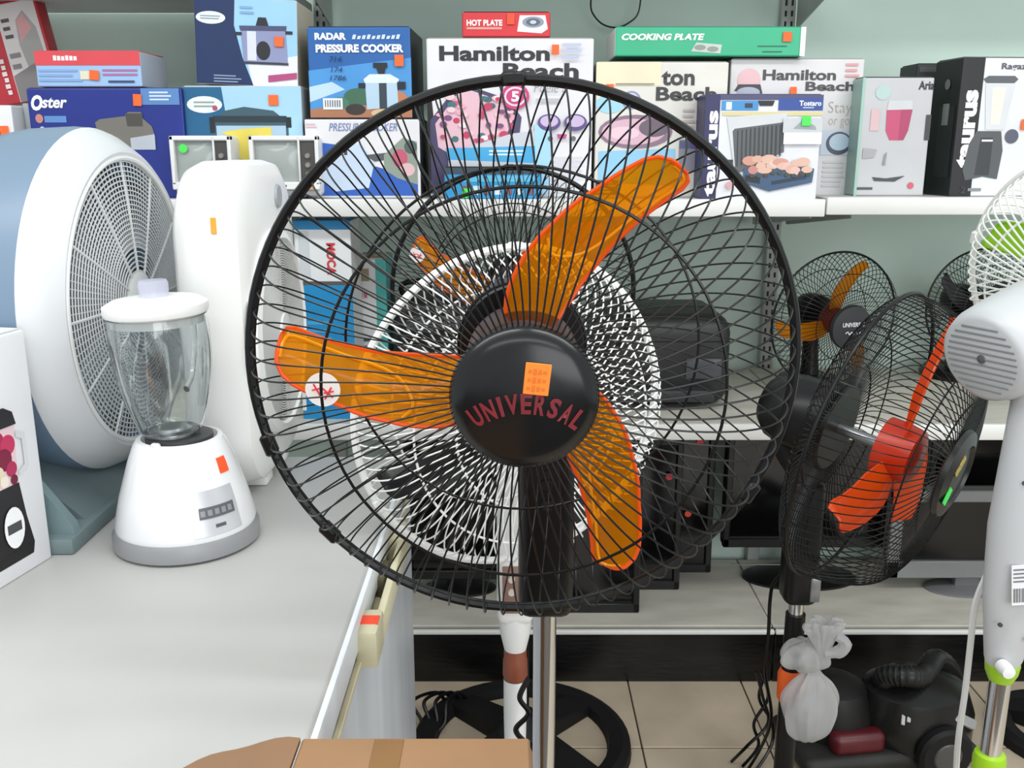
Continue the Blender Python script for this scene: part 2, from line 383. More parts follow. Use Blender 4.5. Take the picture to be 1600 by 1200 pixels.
# --- the large fan in front
def big_fan(label, ringc, f, polexy, tips, cap_text=True, n=84, group='black stand fans with amber blades', roll=0, neck_len=.16, base=.19, column=(.057, .05)):
    t = thing('stand_fan', label, 'fan', (polexy[0], polexy[1], 0), group=group)
    c = Vector(ringc)-Vector((polexy[0], polexy[1], 0)); M = head_matrix(c, f)
    fg = guard(t, M, 'front_guard', FRONTP, n, R_(9), .00082, BLACKW, rings=(.2335, .160, .056), ring_r=.0014)
    # thick rim band
    rb = part('guard_rim', ring(.2368, .0047), BLACK, t, M)
    for a in (92, 198, 222, 330):
        part('rim_clip', clip(.2365), BLACK, rb, Matrix.Rotation(R_(a-90), 4, 'Z') @ Matrix.Translation((0, .2375, 0)))
    rg = guard(t, M, 'rear_guard', REARP, n, R_(-13), .00082, BLACKW, rings=(.2335, .165, .060), ring_r=.0014)
    part('rear_plate', MB().lathe([(0, -.076), (.057, -.076), (.061, -.071), (.057, -.067), (0, -.067)], 40), BLACK, t, M)
    cap = part('guard_cap', MB().lathe([(0, .086), (.050, .086), (.0575, .089), (.0585, .094), (.0555, .1005), (.045, .1055), (.03, .1085), (.0, .110)], 64), CAPB, t, M)
    blades(t, M, tips, .975, AMBER, AMBER_RIM, .034)
    part('blade_hub', MB().lathe([(0, .034), (.03, .033), (.046, .026), (.05, .01), (.05, -.02), (0, -.02)], 40), m('#3a1206', .3, var=.05), t, M)
    motor(t, M, .053, -.078, -.20)
    # control column and pole, upright under the motor
    wv = M @ Vector((0, 0, -.115)); topz = wv.z
    zt = topz-.045; zb_ = ringc[2]-.298
    colm = MB().rbox((-column[0]/2, -column[1]/2, zb_), (column[0]/2, column[1]/2, zt), .012, 3)
    co = part('control_column', colm, BLACK, t)
    part('neck_joint', MB().tube([(wv.x*.3, wv.y*.3, zt-.01), (wv.x*.8, wv.y*.9, topz-.02), (wv.x, wv.y, topz)], [.022, .024, .026], 16), BLACK, t)
    for i in range(4):
        part('speed_button', MB().rbox((-.006, -column[1]/2-.004, zt-.07-i*.022), (.006, -column[1]/2+.002, zt-.058-i*.022), .002, 1), MATTE, co)
    part('pole', MB().lathe([(.0125, .06), (.0125, zb_+.01)], 28), CHROME, t)
    part('pole_sleeve', MB().lathe([(.016, .08), (.017, .30), (.014, .315), (.0125, .315)], 24), BLACK, t)
    fan_base(t, base)
    return t, M, cap, rb
ringc = P(817, 570, .81)
pole = (P(850, 1100, .935).x, .935)
BF, BM, BCAP, _ = big_fan('large black stand fan with translucent amber blades and red lettered cap, nearest of all',
    ringc, (0.0, -1, -.05), pole, (49, 172, -70))
def dome_z(r):
    pr_ = [(0, .110), (.03, .1085), (.045, .1055), (.0555, .1005), (.0585, .094)]
    return interp(pr_, min(r, .0584))
lm = m('#7c1a24', .5, var=.1)
word = 'UNIVERSAL'; wid = [1.02, 1.05, .62, 1, .95, 1, .95, 1.02, .9]; tot = sum(wid); arc = R_(82); acc = 0
RC = .066; cy = -.066
for ch, wd in zip(word, wid):
    a = PI/2+arc/2-arc*(acc+wd/2)/tot-R_(2); acc += wd
    me = text_mesh(ch, .035); co = [v.co.copy() for v in me.vertices]
    x0 = min(q.x for q in co); x1 = max(q.x for q in co); y0 = min(q.y for q in co); y1 = max(q.y for q in co)
    cw = arc*RC*wd/tot*(.45 if ch == 'I' else .80); chh = .0165
    bm = bmesh.new(); bm.from_mesh(me)
    for v in bm.verts:
        u = ((v.co.x-x0)/max(x1-x0, 1e-5)-.5)*cw; q = (v.co.y-y0)/(y1-y0)*chh
        rr = RC-.0165/2+q; aa = a-u/RC
        px, py = rr*math.cos(aa), rr*math.sin(aa)+cy
        v.co = (px, py, dome_z(math.hypot(px, py))+.0009)
    bm.to_mesh(me); bm.free(); me.materials.append(lm)
    part('lettering', me, None, BCAP)
st = part('price_sticker', MB().rbox((-.0098, -.0125, -.0005), (.0098, .0125, .0005), .0005, 1), m('#ff8a2a', .55, var=.02), BCAP,
     Matrix.Translation((.0095, .0195, dome_z(.022)+.0014)) @ Matrix.Rotation(R_(-6), 4, 'Z'))
for i in range(3):
    for k in range(4):
        hh = .0014+.0006*((i*3+k*5) % 3)
        part('pen_mark', MB().rbox((-.0072+k*.0038, .0058-.0066*i-hh, .0004), (-.0046+k*.0038, .0058-.0066*i+hh, .0008), .0003, 1), m('#e0701e', .6, var=0), st)
# round white price sticker on the left blade
def blade_sticker(t, M, pos, r, zz, marks=True):
    s = part('round_sticker', MB().lathe([(0, .0006), (r, .0006), (r, -.0004), (0, -.0004)], 28), m('#f0e8e4', .6, var=.03), t, M @ Matrix.Translation((pos[0], pos[1], zz)))
    hand = [[(-.5, .35), (-.15, -.35)], [(-.6, -.02), (-.05, .12)], [(.0, .1), (.55, -.45)], [(.5, .15), (.1, -.55)], [(.05, -.2), (.62, -.08)]]
    for l in hand:
        part('pen_mark', MB().tube([(a*r, b*r, .0009) for a, b in l], .0008*r/.015, 5), m('#d8323c', .6, var=0), s)
blade_sticker(BF, BM, (-.171, -.016), .0150, .0215)

# --- second black fan of the same kind behind
c2 = P(802, 455, 1.86); B2, M2, _, _ = big_fan('black stand fan with amber blades standing farther back behind the white wire fan',
    c2, (.03, -1, -.02), (c2.x+.02, 1.925), (150, 30, 270), base=.25)
blade_sticker(B2, M2, (-.185, .075), .0150, .022)

# --- white wire stand fan between them
def white_mid_fan():
    D = 1.27; c = P(803, 640, D); px = P(805, 1020, D+.13)
    t = thing('stand_fan', 'white wire stand fan with brown collar on its pole, seen through the large fan', 'fan', (px.x, D+.13, 0))
    cc = c-Vector((px.x, D+.13, 0)); M = head_matrix(cc, (.42, -1, -.03)); s = .222/.2335
    guard(t, M, 'front_guard', sc_prof(FRONTP, s), 84, R_(14), .0011, WHITEW, rings=(.2335*s, .175*s, .120*s, .055), ring_r=.0016)
    rb = part('guard_rim', ring(.224, .0055), WHITEP, t, M)
    for a in (90, 210, 330): part('rim_clip', clip(.2), WHITEP, rb, Matrix.Rotation(R_(a-90), 4, 'Z') @ Matrix.Translation((0, .225, 0)))
    guard(t, M, 'rear_guard', sc_prof(REARP, s), 84, R_(-14), .0011, WHITEW, rings=(.2335*s, .165*s, .07), ring_r=.0016)
    part('guard_cap', MB().lathe([(0, .082), (.05, .082), (.052, .09), (.03, .1), (0, .102)], 40), WHITEP, t, M)
    blades(t, M, (80, 200, 320), s, tinted('smoky_plastic', (.25, .25, .27, 1), (.02, .02, .022, 1), .25, .2), BLACK, .034, False)
    part('blade_hub', MB().lathe([(0, .034), (.03, .033), (.045, .02), (.045, -.02), (0, -.02)], 32), BLACK, t, M)
    motor(t, M, .055, -.075, -.18, WHITEP)
    wv = M @ Vector((0, 0, -.12))
    zc = P(805, 985, D+.13).z; zt = wv.z-.04
    co = part('control_column', MB().rbox((-.029, -.028, zc+.02), (.029, .028, zt), .014, 3), WHITEP, t)
    part('control_panel', MB().rbox((-.020, -.031, zc+.045), (.008, -.027, zc+.125), .003, 2), m('#8c6a5e', .4, var=.1), co)
    for i in range(3):
        part('speed_button', MB().lathe([(0, .004), (.005, .004), (.006, 0)], 12, M=Matrix.Translation((-.006, -.031, zc+.06+i*.022)) @ Matrix.Rotation(PI/2, 4, 'X')), m('#c9c4b8', .4), co)
    part('neck_joint', MB().tube([(wv.x*.2, wv.y*.2, zt-.01), (wv.x, wv.y, wv.z)], .024, 16), WHITEP, t)
    z1 = P(805, 1013, D+.13).z; z2 = P(805, 1060, D+.13).z
    part('column_skirt', MB().lathe([(.027, zc+.03), (.025, zc), (.018, z1), (0, z1)], 28), WHITEP, t)
    part('brown_collar', MB().lathe([(.017, z1+.002), (.0185, z1-.005), (.0185, z1-.015), (.020, z1-.02), (.0205, z2+.008), (.018, z2), (0, z2)], 28), m('#8a4a34', .45, var=.06), t, label='brown plastic height collar')
    part('lower_tube', MB().lathe([(.019, z2+.001), (.019, z2-.06), (.012, .06), (.012, .03)], 28), WHITEP, t)
    fan_base(t, .19, WHITEP)
white_mid_fan()

# ------------------------------------------------------------------ chest freezer on the left
ZF = .82; FX = -.172; FY0, FY1 = .695, 1.55; FX0 = -1.42
fz = thing('chest_freezer', 'white chest freezer used as a counter for the blender and floor fans', 'freezer', ((FX+FX0)/2, (FY0+FY1)/2, 0))
ox, oy = (FX+FX0)/2, (FY0+FY1)/2; hw = (FX-FX0)/2; hd = (FY1-FY0)/2
lidm = m('#b7b6b3', .42, var=.045, scale=4, bump=.02); frm = m('#d5d9de', .35, var=.07, scale=3, stretch=(1, 6, .3))
part('freezer_body', MB().rbox((-hw, -hd+.004, .03), (hw-.003, hd-.002, ZF-.055), .010, 3), frm, fz)
part('gasket', MB().rbox((-hw+.006, -hd+.008, ZF-.055), (hw-.008, hd-.008, ZF-.046), .002, 1), m('#4a453c', .7), fz)
part('trim_strip', MB().rbox((hw-.006, -hd+.004, ZF-.063), (hw+.001, hd-.004, ZF-.056), .001, 1), m('#d8cfae', .45), fz)
part('lid', MB().rbox((-hw, -hd, ZF-.046), (hw-.008, hd, ZF), .006, 3), [lidm], fz)
part('lid_edge', MB().rbox((hw-.010, -hd, ZF-.045), (hw-.002, hd, ZF-.003), .003, 2), m('#e9edf1', .3, var=.02), fz)
for sx in (-1, 1):
    for sy in (-1, 1): part('foot', MB().lathe([(.02, 0), (.022, .02), (.022, .032), (0, .032)], 16, M=Matrix.Translation((sx*(hw-.06), sy*(hd-.06), 0))), MATTE, fz)
hcream = m('#d6d0b0', .45, var=.05)
hx = hw-.006
hy0, hy1 = .975-oy, 1.31-oy
hnd = part('handle', MB().rbox((hx, hy0, ZF-.066), (hx+.026, hy0+.06, ZF-.020), .005, 2), hcream, fz)
part('handle_grip', MB().rbox((hx+.016, hy0+.05, ZF-.060), (hx+.027, hy1-.04, ZF-.026), .005, 2), hcream, hnd)
part('handle_end', MB().rbox((hx, hy1-.06, ZF-.066), (hx+.026, hy1, ZF-.020), .005, 2), hcream, hnd)
part('recess_shade', MB().rbox((hx+.001, hy0+.16, ZF-.060), (hx+.013, hy0+.22, ZF-.030), .003, 2), m('#5a573f', .5), hnd)  # dark block standing in for the shade inside the handle's recess
part('price_sticker', MB().rbox((hx+.002, hy0+.020, ZF-.0205), (hx+.024, hy0+.040, ZF-.0188), .0005, 1), m('#ff4f2c', .55), hnd)

# --- countertop blender
def blender():
    D = 1.195; J = Matrix.Translation((-.004, 0, .145-.168*.87)) @ Matrix.Rotation(R_(-2), 4, 'Y') @ Matrix.Diagonal((.88, .88, .87, 1)); b = PZ(300, 888, ZF); X = P(297, 870, D).x
    t = thing('countertop_blender', 'white countertop blender with clear glass jar on the freezer', 'blender', (X, D, ZF), rotz=R_(12))
    gm = m('#8f9092', .35, var=.03)
    part('base_ring', MB().lathe([(0, .0), (.088, .0), (.094, .004), (.094, .020), (.090, .026), (0, .026)], 48), gm, t)
    body = part('motor_base', MB().lathe([(.0, .024), (.089, .026), (.090, .032), (.081, .070), (.066, .118), (.058, .138), (.054, .144), (.048, .145), (.044, .139), (0, .139)], 56), m('#ececee', .25, var=.015, coat=.4), t)
    part('jar_seat', MB().lathe([(.043, .1395), (.0425, .147), (.038, .149), (0, .149)], 40), m('#3a3b3d', .4), t)
    # control panel wrapped on the sloping front right
    def on_body(a, z, off):
        zs = [(.026, .089), (.032, .090), (.070, .081), (.118, .066), (.138, .058), (.145, .048)]
        for (z0, r0), (z1, r1) in zip(zs, zs[1:]):
            if z0 <= z <= z1: r = r0+(r1-r0)*(z-z0)/(z1-z0); break
        return ((r+off)*math.cos(a), (r+off)*math.sin(a), z)
    def patch(a0, a1, z0, z1, off, mat, name, par=None, n=10):
        mb = MB(); vs = []; fs = []
        for i in range(n+1):
            for j in range(n+1): vs.append(on_body(a0+(a1-a0)*i/n, z0+(z1-z0)*j/n, off))
        for i in range(n):
            for j in range(n): fs.append((i*(n+1)+j, (i+1)*(n+1)+j, (i+1)*(n+1)+j+1, i*(n+1)+j+1))
        k = len(vs)
        vs += [on_body(a0+(a1-a0)*i/n, z0+(z1-z0)*j/n, -.002) for i in range(n+1) for j in range(n+1)]
        bd = [i*(n+1) for i in range(n+1)]+[n*(n+1)+j for j in range(1, n+1)]+[i*(n+1)+n for i in range(n-1, -1, -1)]+[j for j in range(n-1, 0, -1)]
        for i in range(len(bd)):
            a, b2 = bd[i], bd[(i+1) % len(bd)]; fs.append((a, b2, b2+k, a+k))
        mb.add(vs, fs); return part(name, mb, mat, par or t)
    a_c = R_(-58)
    pn = patch(a_c-.34, a_c+.42, .034, .090, .0012, m('#cfd0d4', .3, .3, var=.04), 'control_panel')
    patch(a_c-.24, a_c+.34, .056, .070, .0022, m('#5e6064', .35, var=.1), 'button_strip', pn)
    for i in range(5):
        a = a_c-.19+i*.11; patch(a-.035, a+.035, .0595, .0665, .0030, m('#8c8e92', .35), 'button', pn, 3)
    patch(a_c-.02, a_c+.14, .043, .047, .0020, m('#55575b', .4), 'brand_mark', pn, 3)
    patch(a_c+.28, a_c+.50, .105, .124, .0014, m('#ff5a28', .5), 'price_sticker', t, 4)
    # glass jar with eight soft flutes, real wall thickness
    prof = [(.038, .172), (.046, .185), (.058, .225), (.067, .275), (.070, .32), (.069, .352)]
    n = 64; vs = []; fs = []; K = len(prof)
    def rr(r, a, q): return r*(1+.035*math.cos(8*a)*math.sin(PI*min(1, q*1.1)))
    full = [(r, z, 0) for r, z in prof]+[(r-.004, z+(.004 if i == 0 else 0), 0) for i, (r, z) in reversed(list(enumerate(prof)))]
    # refine the profile
    fine = smooth_path([Vector((r, 0, z)) for r, z in prof], 4)
    fine = [(p.x, p.z) for p in fine]; inner = [(r-.0035, z) for r, z in fine if z > .178][::-1]
    loop = [(0, .172)]+fine+inner+[(0, .180)]; K = len(loop)
    for i in range(n):
        a = 2*PI*i/n
        for r, z in loop:
            q = (z-.172)/.18; r2 = rr(r, a, q); vs.append((r2*math.cos(a), r2*math.sin(a), z))
    for i in range(n):
        j = (i+1) % n
        for k in range(K-1): fs.append((i*K+k, j*K+k, j*K+k+1, i*K+k+1))
    glass = m('#f4f8f8', .02, var=0, trans=1.0, spec=.5)
    jar = part('glass_jar', MB().add(vs, fs), glass, t, J)
    hp = smooth_path([(-.066, 0, .335), (-.10, 0, .33), (-.115, 0, .29), (-.10, 0, .245), (-.06, 0, .225)], 6)
    part('jar_handle', MB().tube(hp, .006, 10), glass, jar, Matrix.Rotation(R_(-112), 4, 'Z'))
    part('blade_unit', MB().lathe([(0, .186), (.022, .184), (.024, .180), (.030, .180), (.030, .172), (0, .172)], 24), STEEL, t, J)
    part('lid', MB().lathe([(0, .340), (.064, .340), (.064, .353), (.0715, .355), (.0735, .361), (.0725, .369), (.06, .376), (.03, .379), (0, .380)], 48), m('#eeeeec', .35, var=.01), t, J)
    part('filler_cap', MB().lathe([(0, .378), (.020, .378), (.021, .398), (.019, .403), (0, .404)], 32), tinted('clear_lilac', (.93, .93, 1, 1), (.75, .76, .85, 1), .45), t, J)
    part('lock_tab', MB().rbox((-.006, -.054, .130), (.006, -.046, .149), .002, 1), WHITEP, t, Matrix.Rotation(R_(-28), 4, 'Z'))
blender()

# --- round floor fan facing right: blue-grey back shell, white front shell, fine grille
def floor_fan():
    D = 1.40; c = P(208, 470, D); R = .250
    t = thing('floor_fan', 'round white floor fan with blue-grey back shell on a teal stand', 'fan', (c.x-.07, D, ZF))
    M = head_matrix((.07, 0, c.z-ZF), (1, -.03, .0))
    part('front_shell', MB().lathe([(.205, .004), (.214, .006), (.222, .0), (.233, -.014), (.242, -.026), (.248, -.040), (.244, -.040), (.236, -.03), (.205, -.01), (.205, .004)], 72), m('#d2d4d6', .35, var=.015, scale=4), t, M)
    part('back_shell', MB().lathe([(.2478, -.0402), (.2495, -.060), (.247, -.115), (.240, -.15), (.22, -.175), (.205, -.18), (.205, -.17), (.235, -.14), (.242, -.0402), (.2478, -.0402)], 72), m('#71869c', .4, var=.03, scale=4), t, M)
    gr = part('grille_frame', ring(.206, .004, .003), WHITEP, t, M)
    gm = m('#d5d7d8', .45, var=0)
    rings = MB()
    for i in range(24):
        r = .045+i*.0068
        z = .012*math.cos(PI/2*r/.206)
        rings.tube([(r*math.cos(2*PI*k/64), r*math.sin(2*PI*k/64), z) for k in range(64)], .0012, 4, True)
    part('grille_rings', rings, gm, gr, kind='stuff')
    rib = MB().tube([(r, 0, .012*math.cos(PI/2*r/.206)) for r in (.04, .08, .12, .16, .205)], .0021, 5).mesh('grille_rib', gm)
    for k in range(12): part('grille_rib', rib, None, gr, Matrix.Rotation(2*PI*k/12, 4, 'Z'))
    thin = MB()
    for k in range(108):
        a = 2*PI*k/108; thin.tube([(r*math.cos(a), r*math.sin(a), .012*math.cos(PI/2*r/.206)-.001) for r in (.08, .14, .205)], .0008, 3)
    part('grille_bars', thin, gm, gr, kind='stuff')
    part('grille_cap', MB().lathe([(0, .022), (.03, .02), (.044, .012), (.044, .006), (0, .006)], 32), gm, gr)
    bm_ = m('#3a3e42', .5, var=.05)
    for k in range(5):
        part('blade', MB().add([(.03, -.02, -.02), (.19, -.07, -.02), (.2, .03, -.06), (.03, .03, -.06), (.03, -.02, -.023), (.19, -.07, -.023), (.2, .03, -.063), (.03, .03, -.063)],
             [(0, 1, 2, 3), (4, 7, 6, 5), (0, 4, 5, 1), (1, 5, 6, 2), (2, 6, 7, 3), (3, 7, 4, 0)]), bm_, t, M @ Matrix.Rotation(2*PI*k/5, 4, 'Z'))
    part('motor_housing', MB().lathe([(0, -.06), (.05, -.06), (.055, -.07), (.055, -.14), (0, -.15)], 32), bm_, t, M)
    bk = MB()
    for i in range(9): bk.tube([((.06+i*.017)*math.cos(2*PI*k/48), (.06+i*.017)*math.sin(2*PI*k/48), -.172) for k in range(48)], .002, 4, True)
    part('back_grille', bk, m('#8fa3b8', .45, var=0), t, M, kind='stuff')
    tl = m('#74898c', .5, var=.05, scale=6); tl2 = m('#6d7d80', .5, var=.05)
    fpy0 = PZ(130, 868, ZF).y-D
    hz = c.z-ZF
    # stand: flat foot plate with two gusset cheeks rising to the shell
    part('foot_plate', MB().rbox((-.115, fpy0, .0), (.066, .14, .022), .004, 2), tl2, t)
    for nm, y0 in (('stand_cheek', -.243), ('stand_cheek', .118)):
        part(nm, MB().prism([(-.115, .018), (.064, .018), (.060, .035), (-.0, .12), (-.05, .26), (-.095, .30), (-.115, .14)], y0, y0+.016), tl, t)
    part('stand_bridge', MB().prism([(-.108, .02), (.055, .02), (-.03, .095), (-.108, .06)], -.19, .118), tl2, t)
floor_fan()

# --- white box fan facing right
def box_fan():
    x0, x1 = -.475, -.368; y0, y1 = 1.315, 1.635; zb = ZF; zt = 1.312
    cx, cy = (x0+x1)/2, (y0+y1)/2; h = zt-zb; wd = y1-y0; dp = x1-x0
    t = thing('box_fan', 'tall white box fan with rounded corners and a round grille, behind the glass blender', 'fan', (cx, cy, zb))
    wm = m('#f2f2f0', .32, var=.012, scale=4); n = 12
    def outline(w2, z0, z1, r):
        o = []
        for (sx, cz, a0) in ((1, z1-r, 0), (-1, z1-r, 90), (-1, z0+r, 180), (1, z0+r, 270)):
            for k in range(n+1):
                a = R_(a0+90*k/n); o.append((sx*(w2-r)+r*math.cos(a), cz+r*math.sin(a)))
        return o
    rings = []
    for x, ins in ((-dp/2, .030), (-dp/2+.012, .010), (-dp/2+.035, 0), (dp/2-.030, 0), (dp/2-.010, .006), (dp/2, .022)):
        rings.append([(x, a, b) for a, b in outline(wd/2-ins, .012+ins, h-ins, .085)])
    L = len(rings[0]); vs = [p for r in rings for p in r]; fs = []
    for i in range(len(rings)-1):
        for k in range(L): fs.append((i*L+k, i*L+(k+1) % L, (i+1)*L+(k+1) % L, (i+1)*L+k))
    fs.append(tuple(range(L))); fs.append(tuple((len(rings)-1)*L+k for k in range(L)))
    part('shell', MB().add(vs, fs), wm, t)
    M = head_matrix((dp/2, 0, h*.47), (1, 0, 0)); R = .145
    g = part('grille_rim', MB().lathe([(R+.016, -.004), (R+.012, .010), (R, .014), (R-.006, .006), (R-.006, -.004)], 64), wm, t, M)
    part('grille_well', MB().lathe([(R-.004, -.0), (R-.004, .002), (0, .002)], 48), m('#b9bbba', .6, var=.05), g)
    bars = MB()
    for i in range(30):
        r = .03+i*(R-.034)/30
        bars.tube([(r*math.cos(2*PI*k/56), r*math.sin(2*PI*k/56), .010) for k in range(56)], .0011, 4, True)
    part('grille_rings', bars, m('#dcdcda', .45, var=0), g, kind='stuff')
    part('grille_cap', MB().lathe([(0, .016), (.028, .014), (.03, .006), (0, .006)], 32), wm, g)
    rib = MB().tube([(.03, 0, .008), (R-.004, 0, .008)], .002, 5).mesh('grille_rib', wm)
    for k in range(8): part('grille_rib', rib, None, g, Matrix.Rotation(PI/4*k, 4, 'Z'))
    part('speed_knob', MB().lathe([(0, .005), (.017, .004), (.019, .0), (0, 0)], 28), m('#a9abb0', .4), t, head_matrix((dp/2, .045, h-.055), (1, 0, 0)))
    part('price_sticker', MB().rbox((-.0075, -.001, -.011), (.0, .001, .011), .0004, 1), m('#f0a83a', .5), t, Matrix.Translation((.018, -wd/2-.0008, h-.085)))
    for s in (-1, 1): part('foot', MB().rbox((-dp/2+.012, s*.055-.02, 0), (dp/2-.012, s*.055+.02, .016), .004, 2), wm, t)
box_fan()

# --- carton with a printed blender at the left edge
def left_carton():
    a = Vector((-.590, 1.135)); b = Vector((-.628, .95)); u = (a-b).normalized(); wv = .26; dp = .13; h = .297
    ang = math.atan2(u.y, u.x)      # box x axis runs along the printed face, seen face looks to the right
    t = thing('blender_carton', 'white carton printed with a dark blender full of berries at the left edge', 'box', (0, 0, ZF))
    cx = a-u*(wv/2); nrm = Vector((u.y, -u.x)); c = cx-nrm*(dp/2)
    t.location = (c.x, c.y, ZF); t.rotation_euler = (0, 0, ang)
    me = MB().rbox((-wv/2, -dp/2, 0), (wv/2, dp/2, h), .003, 2)
    part('carton_body', me, m('#e9e9ec', .45, var=.02), t)
    for s in (-1, 1):
        part('top_flap', MB().rbox((-wv/2+.004, .001 if s > 0 else -dp/2+.004, h), (wv/2-.004, dp/2-.004 if s > 0 else -.001, h+.0025), .001, 1), m('#dfe2e8', .5), t)
    p = Print(t, wv, h, dp, (0, 0, 260, 297))     # here in millimetres on the face
    bx = 198
    p.poly([(bx-34, 262), (bx+34, 262), (bx+26, 225), (bx+20, 180), (bx-20, 180), (bx-26, 225)], '#1c1a1c')
    p.poly([(bx-30, 276), (bx+30, 276), (bx+34, 262), (bx-34, 262)], '#161516')
    p.poly([(bx-19, 180), (bx+19, 180), (bx+23, 108), (bx-23, 108)], '#e6c9cf')
    for cx_, cy_, r_, cl in ((-8, 122, 12, '#a81f4e'), (9, 130, 12, '#c2305c'), (0, 146, 13, '#7d1238'), (-11, 160, 8, '#e5d7b8'), (10, 160, 9, '#b02a55'), (-4, 172, 7, '#efe5d2'), (12, 174, 6, '#6d1030')):
        p.ell(bx+cx_, cy_, r_, r_*1.05, cl)
    p.poly([(bx-26, 108), (bx+26, 108), (bx+22, 92), (bx+8, 84), (bx-8, 84), (bx-22, 92)], '#242427')
    p.poly([(bx+23, 116), (bx+38, 122), (bx+38, 165), (bx+21, 172), (bx+21, 166), (bx+32, 160), (bx+32, 128), (bx+23, 124)], '#d4d4d8')
    p.ell(bx+2, 232, 17, 26, '#f4f4f4'); p.rect(bx-10, 226, bx+14, 238, '#4a4a4c')
    p.rect(60, 30, 150, 50, '#6a7fb0'); p.lines(40, 80, 130, 200, 7, '#9aa4b4')
    p.done()
    part('carry_strap', MB().tube(smooth_path([(.02, 0, h), (.035, 0, h+.018), (.075, 0, h+.022), (.10, 0, h)], 6), .0022, 6), m('#3d4a60', .5), t)
left_carton()

# --- open cardboard box in the near foreground
def cardboard():
    y1 = .66; a = P(832, 1151, y1); zt = a.z; x1 = a.x; x0 = P(470, 1165, y1).x; y0 = .24
    km = m('#8e6c4f', .75, var=.08, scale=6, bump=.05, bscale=120, stretch=(1, 1, 8)); edge = m('#977352', .8, var=.05)
    t = thing('cardboard_box', 'brown corrugated cardboard box standing in front of the freezer and fan', 'box', ((x0+x1)/2, (y0+y1)/2, 0))
    hw_, hd_ = (x1-x0)/2, (y1-y0)/2
    part('carton_body', MB().rbox((-hw_, -hd_, 0), (hw_, hd_, zt-.004), .006, 2), km, t)
    for s in (-1, 1):
        part('top_flap', MB().rbox((-hw_+.002, .001 if s > 0 else -hd_+.001, zt-.004), (hw_-.002, hd_-.001 if s > 0 else -.001, zt), .0018, 1), edge, t)
    # bent side flap drooping to the left, soft wavy edge
    n = 16; vs = []; fs = []; L = .16
    for i in range(n+1):
        q = i/n
        for k, th in ((0, 0), (0, -.004)):
            pass
        for yy in (hd_, -hd_):
            yv = yy if yy < 0 else yy-.03*q*q+.0025*math.sin(q*17)
            for th in (0, -.004): vs.append((-hw_-L*q, yv, zt-.001-.055*q**1.8+th))
    for i in range(n):
        a_, b_ = i*4, (i+1)*4
        fs += [(a_, b_, b_+2, a_+2), (a_+1, a_+3, b_+3, b_+1), (a_, a_+1, b_+1, b_), (a_+2, b_+2, b_+3, a_+3)]
    fs += [(0, 2, 3, 1), (n*4, n*4+1, n*4+3, n*4+2)]
    part('side_flap', MB().add(vs, fs), km, t)
    part('packing_tape', MB().rbox((-hw_*.35, -hd_, zt), (-hw_*.10, hd_-.004, zt+.0006), .0002, 1), m('#86623c', .3, var=.05), t)
cardboard()

# ------------------------------------------------------------------ boxes on the upper shelf
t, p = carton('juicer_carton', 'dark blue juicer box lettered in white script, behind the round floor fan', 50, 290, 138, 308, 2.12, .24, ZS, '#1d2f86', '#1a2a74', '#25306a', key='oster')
p.text('O', 56, 148, 74, 172, '#f2f2f4', .05, .25); p.text('ster', 72, 152, 112, 168, '#f2f2f4', .03, .25)
p.ell(66, 184, 6, 7, '#c9877c'); p.rect(74, 180, 108, 190, '#5e8cc8'); p.ell(69, 204, 5, 8, '#b9c6e2'); p.rect(77, 199, 96, 204, '#8fb0dd')
p.rect(227, 138, 286, 163, '#5b86bf'); p.lines(240, 142, 274, 158, 3, '#d5e2f2')
p.poly([(152, 190), (160, 185), (202, 180), (204, 174), (225, 174), (227, 184), (240, 196), (244, 212), (243, 232), (160, 232)], '#77736c'); p.poly([(200, 176), (227, 176), (226, 196), (202, 196)], '#4d4a46'); p.poly([(205, 214), (243, 208), (243, 232), (205, 232)], '#b9c0ca')
p.sticker(215, 147, 228, 165, ORG, .05); p.done()
t, p = carton('iron_carton', 'slim light blue box with a red top stripe lying on the juicer box', 56, 220, 80, 138, 2.13, .16, TOPS['oster'], '#9dbfe6', '#b8c4d4', '#c9525a')
p.rect(56, 80, 220, 103, '#d94a52'); [p.rect(85+i*6.4, 87+(i*7 % 3)*.6, 90+i*6.4, 95, '#f6e9e9') for i in range(6)]; p.lines(160, 108, 216, 122, 2, '#b06a9a'); p.lines(60, 108, 130, 132, 3, '#86a8d6'); p.lines(168, 126, 212, 134, 1, '#3b4a70')
p.rect(125, 112, 142, 126, '#e4dcc4'); p.sticker(140, 111, 155, 127, ORG, .1); p.done()
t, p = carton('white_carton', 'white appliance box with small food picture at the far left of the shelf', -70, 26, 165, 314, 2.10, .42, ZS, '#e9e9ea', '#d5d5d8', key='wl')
p.rect(-20, 205, 6, 235, '#3a3a44'); p.rect(-10, 248, 15, 256, '#5a4a8e'); p.ell(8, 268, 10, 9, '#b98a52'); p.ell(-14, 268, 10, 9, '#8a4a3a')
for cx_ in (-20, 0, 16): p.ell(cx_, 290, 6, 6, '#b5c4c0')
p.rect(-70, 306, 26, 314, '#c23a5a'); p.sticker(6, 197, 19, 212, ORG); p.done()
